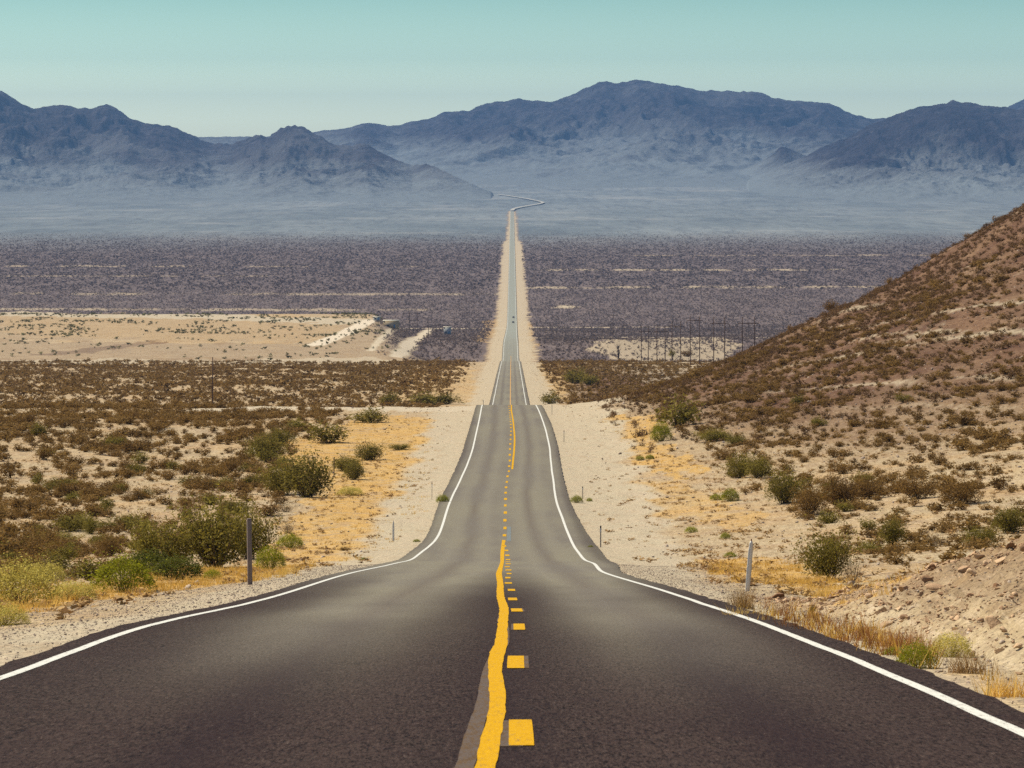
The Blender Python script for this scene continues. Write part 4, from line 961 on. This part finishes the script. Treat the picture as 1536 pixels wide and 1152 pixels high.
delin(590, 812, 30, 'pale thin marker post on sand left of the road, nearest on that side', True, 0)
delin(648, 750, 27, 'thin marker post left of the road near the small green bush at the edge line', thin=.55)
delin(725, 610, 10, 'tiny marker post left of the road on the crest', thin=.9)

def pole(o, x, H_, rb=.2):
    return tube('pole', [(x, 0, -1), (x, 0, H_ * .5), (x, 0, H_)], [rb, rb * .85, rb * .65], wd2.m, o, 8)
x, d, z = at_(319, 611); H_ = 74 * d / F
o = empty('utility_pole', (x, d, z)); tag(o, 'single dark wooden utility pole without crossarm on the left plain', 'utility pole'); pole(o, 0, H_, .14); boxes('insulator', [(0, 0, H_ + .10, .12, .12, .22)], dkm.m, o)
# H-frame line at the right, behind the hill
HF = [(961.9, 972.4, 488, 497.4, 1500, 'H-frame power pole with two legs, farthest left of the row on the right'),
      (985.5, 997.7, 488, 497.6, 1420, 'H-frame power pole, second from the left of the row on the right'),
      (1008, 1021, 482, 489.3, 1440, 'H-frame power pole standing behind the small dark bush on the hill foot'),
      (1035.4, 1049.4, 474.6, 481, 1330, 'H-frame power pole, tallest showing of the row behind the hill edge'),
      (1070.6, 1087, 476, 485, 1210, 'H-frame power pole with its legs half hidden by the hill edge'),
      (1113.5, 1131.8, 475, 485, 1090, 'H-frame power pole, rightmost, mostly hidden behind the hill edge')]
for (u1, u2, v1, vc, d, lab) in HF:
    xc = ((u1 + u2) / 2 - U0) / F * d; z = float(T(xc, d)); w_ = (u2 - u1) / F * d; zt = -(v1 - V0) / F * d; zc = -(vc - V0) / F * d
    H_ = zt - z; o = empty('power_pole', (xc, d, z)); tag(o, lab, 'power pole', 'H-frame power poles behind the hill')
    pole(o, -w_ / 2, H_, .19); pole(o, w_ / 2, H_, .19)
    boxes('crossarm', [(0, .3, zc - z, w_ * 1.7, .2, .28)], wd2.m, o)
    for k_ in (-1, 0, 1): tube('insulator', [(k_ * w_ * .93, .3, zc - z - .21), (k_ * w_ * .93, .3, zc - z - 1.3)], [.09, .09], dkm.m, o, 6)
# thinner distant poles
DP = [(916.5, 483, 522, 2200, 'thin distant power pole right of the road, left one of a close pair'), (919.5, 487, 520, 2230, 'thin distant power pole right of the road, right one of a close pair'), (936, 486, 522, 2200, 'thin distant power pole right of the close pair'),
      (614, 488, 504, 2350, 'distant power pole left of the road, leftmost of the group'), (619.5, 483, 505, 2330, 'distant power pole left of the road, second from left'), (626, 486, 502, 2360, 'distant power pole left of the road, beside the upper end of the dirt track'),
      (642.5, 487, 518, 2080, 'distant power pole, at the right side of the dirt track'), (654, 486, 518, 2080, 'distant power pole between the dirt track and the white shed, left one'), (660, 484, 502, 2300, 'distant power pole just left of the white shed')]
for (u, vt, vb, d, lab) in DP:
    x = (u - U0) / F * d; z = float(T(x, d)); H_ = -(vt - V0) / F * d - z
    if H_ < 8 or H_ > 24: H_ = 15
    o = empty('distant_power_pole', (x, d, z)); tag(o, lab, 'power pole', 'distant power poles'); pole(o, 0, H_, .22); boxes('crossarm', [(0, .3, H_ - 1.2, 3.6, .22, .3)], wd2.m, o)
# bare tree by the poles at right
brk = M('bare_wood', .9, .1); brk.color((.075, .05, .04, 1))
def bare_tree(u, v, hp_, lab):
    x, d, z = at_(u, v); H_ = hp_ * d / F; r_ = np.random.default_rng(int(u)); o = empty('bare_tree', (x, d, z)); tag(o, lab, 'tree')
    tube('trunk', [(0, 0, -.3), (.05 * H_, 0, H_ * .3), (-.02 * H_, 0, H_ * .55)], [.05 * H_, .035 * H_, .02 * H_], brk.m, o, 7)
    V_, F_ = [], []
    for i in range(46):
        a_ = r_.uniform(0, 6.28); z0 = r_.uniform(.15, .55) * H_; ln = r_.uniform(.25, .5) * H_; p0 = np.array([0, 0, z0]); p1 = p0 + ln * np.array([math.cos(a_) * .62, math.sin(a_) * .62, r_.uniform(.4, .95)])
        k_ = len(V_); w_ = .010 * H_
        V_ += [tuple(p0 + (w_, 0, 0)), tuple(p0 + (-w_ * .5, w_, 0)), tuple(p0 + (-w_ * .5, -w_, 0)), tuple(p1)]; F_ += [(k_, k_ + 1, k_ + 3), (k_ + 1, k_ + 2, k_ + 3), (k_ + 2, k_, k_ + 3)]
    obj('branches', mesh_np('branches', V_, F_, 3), brk.m, o)
bare_tree(927, 538, 32, 'leafless small tree at the foot of the hill left of the H-frame poles')
# ridge shrubs on the skyline of the hill
for (u, v, w2_, h2_, kd, lab) in [(1248, 440, 26, 20, 'brown', 'dark twiggy shrub on the hill skyline, halfway up, largest there'), (1333, 407, 14, 12, 'brown', 'dark shrub on the hill skyline below the steeper part'), (1400, 376, 12, 9, 'brown', 'small dark shrub on the upper hill skyline'),
                                  (1452, 351, 14, 8, 'brown', 'small dark shrub on the hill skyline near the top right'), (1186, 470, 12, 9, 'brown', 'small dark shrub low on the hill skyline'), (1008, 535, 14, 11, 'olive', 'small dark bush on the hill foot below an H-frame power pole'), (1030, 535, 20, 12, 'brown', 'dark shrub on the hill foot right of the small dark bush')]:
    t = (u - U0) / F; dq_ = np.linspace(300, 640, 400); sl = T(t * dq_, dq_) / dq_; k_ = int(np.argmax(sl)); x, d = (t * dq_[k_], dq_[k_]) if v < 500 else hit(u, v)
    place_shrub(x, d, w2_ * d / F, h2_ * d / F, kd, lab, None, False)

# buildings
tan = M('tan_render', .9, .1); tan.color(tan.mix(tan.noise(.6, 3), (.34, .27, .17, 1), (.42, .34, .23, 1)))
roofm = M('pale_roof', .7, .3); roofm.color((.50, .46, .36, 1)); whm = M('shed_white_metal', .6, .4); whm.color(whm.mix(whm.noise(.8), (.40, .41, .38, 1), (.30, .32, .32, 1)))
blu = M('blue_metal', .5, .4); blu.color((.10, .19, .30, 1)); glz = M('dark_glass', .15, .6); glz.color((.02, .025, .035, 1))
def building(name, u0_, u1_, vb, vt, depth, wall, lab, cat, dfix=None):
    x0, d = hit((u0_ + u1_) / 2, vb)
    if dfix: d = dfix; x0 = ((u0_ + u1_) / 2 - U0) / F * d
    z = float(T(x0, d)); w_ = (u1_ - u0_) * d / F; h_ = (vb - vt) * d / F; o = empty(name, (x0, d, z)); tag(o, lab, cat)
    boxes('wall', [(0, depth / 2, h_ / 2 - .5, w_, depth, h_ + 1)], wall, o)
    boxes('roof', [(0, depth / 2, h_ + .15, w_ + .8, depth + .8, .3)], roofm.m, o)
    boxes('door', [(w_ * .22, -.03, 1.1, 1.1, .08, 2.2)], blu.m, o)
    f_ = boxes('window', [(-w_ * .2, -.03, 1.6, 1.4, .08, 1.1)], whm.m, o); boxes('pane', [(-w_ * .2, -.08, 1.6, 1.1, .04, .8)], glz.m, f_)
    return o
building('flat_roofed_building', 575, 598, 492, 481.5, 9, tan.m, 'tan flat-roofed building beside the pale embankment, left of the road', 'building')
building('small_hut', 560, 570, 481.5, 475.5, 4, whm.m, 'small pale hut on top of the pale embankment end', 'hut')
building('shed', 665.5, 676.5, 502, 491, 5, whm.m, 'white and blue shed in the brown scrub left of the road', 'shed')

# cars: real mesh body with sloping glasshouse
def car(x, d, rz, colr, lab):
    z = float(zroad(d)) + .02; o = empty('car', (x, d, z), rz); tag(o, lab, 'car')
    cp = M('car_paint', .3, .5); cp.color(colr)
    prof = [(-2.2, .35), (-2.25, .75), (-2.1, .95), (-1.6, 1.0), (-1.1, 1.42), (.4, 1.45), (1.0, 1.02), (2.1, .85), (2.25, .6), (2.2, .35)]
    V_ = []; n_ = len(prof)
    for sx, k_ in ((-1, 1), (1, 1)):
        for (yy, zz_) in prof: V_.append((sx * (.88 if zz_ < 1.1 else .68), yy, zz_))
    F_ = [(i, i + 1, n_ + i + 1, n_ + i) for i in range(n_ - 1)] + [(n_ - 1, 0, n_, 2 * n_ - 1)]
    me = bpy.data.meshes.new('body'); me.from_pydata(V_, [], F_ + [tuple(range(n_))[::-1], tuple(range(n_, 2 * n_))]); b_ = obj('body', me, cp.m, o)
    boxes('rear_window', [(0, -1.40, 1.22, 1.2, .05, .34)], glz.m, o).rotation_euler = (0, 0, 0)
    boxes('windscreen', [(0, .74, 1.26, 1.2, .05, .32)], glz.m, o)
    for sx in (-1, 1):
        boxes('side_window', [(sx * .795, -.3, 1.2, .04, 1.3, .3)], glz.m, o); boxes('tail_light', [(sx * .66, -2.26, .78, .3, .05, .16)], redm.m, o)
        for yy in (-1.35, 1.35):
            V2 = []; 
            for sgn in (-.1, .1):
                for k_ in range(14): a_ = k_ * 2 * math.pi / 14; V2.append((sx * .80 + sgn, yy + .33 * math.cos(a_), .33 + .33 * math.sin(a_)))
            F2 = [(k_, (k_ + 1) % 14, 14 + (k_ + 1) % 14, 14 + k_) for k_ in range(14)] + [tuple(range(14))[::-1], tuple(range(14, 28))]
            me = bpy.data.meshes.new('wheel'); me.from_pydata(V2, [], F2); obj('wheel', me, dkm.m, o)
d_ = hitroad(769, 484.5)[1]; car(1.0, d_, 0, (.03, .035, .05, 1), 'dark car driving away in the right lane, nearer of two')
d_ = hitroad(769, 477)[1]; car(1.3, d_, 0, (.035, .035, .06, 1), 'dark car driving away in the right lane, farther of two')

o_tot = len(bpy.data.objects); print('OBJECTS', o_tot, 'tris', sum(len(m.polygons) for m in bpy.data.meshes))
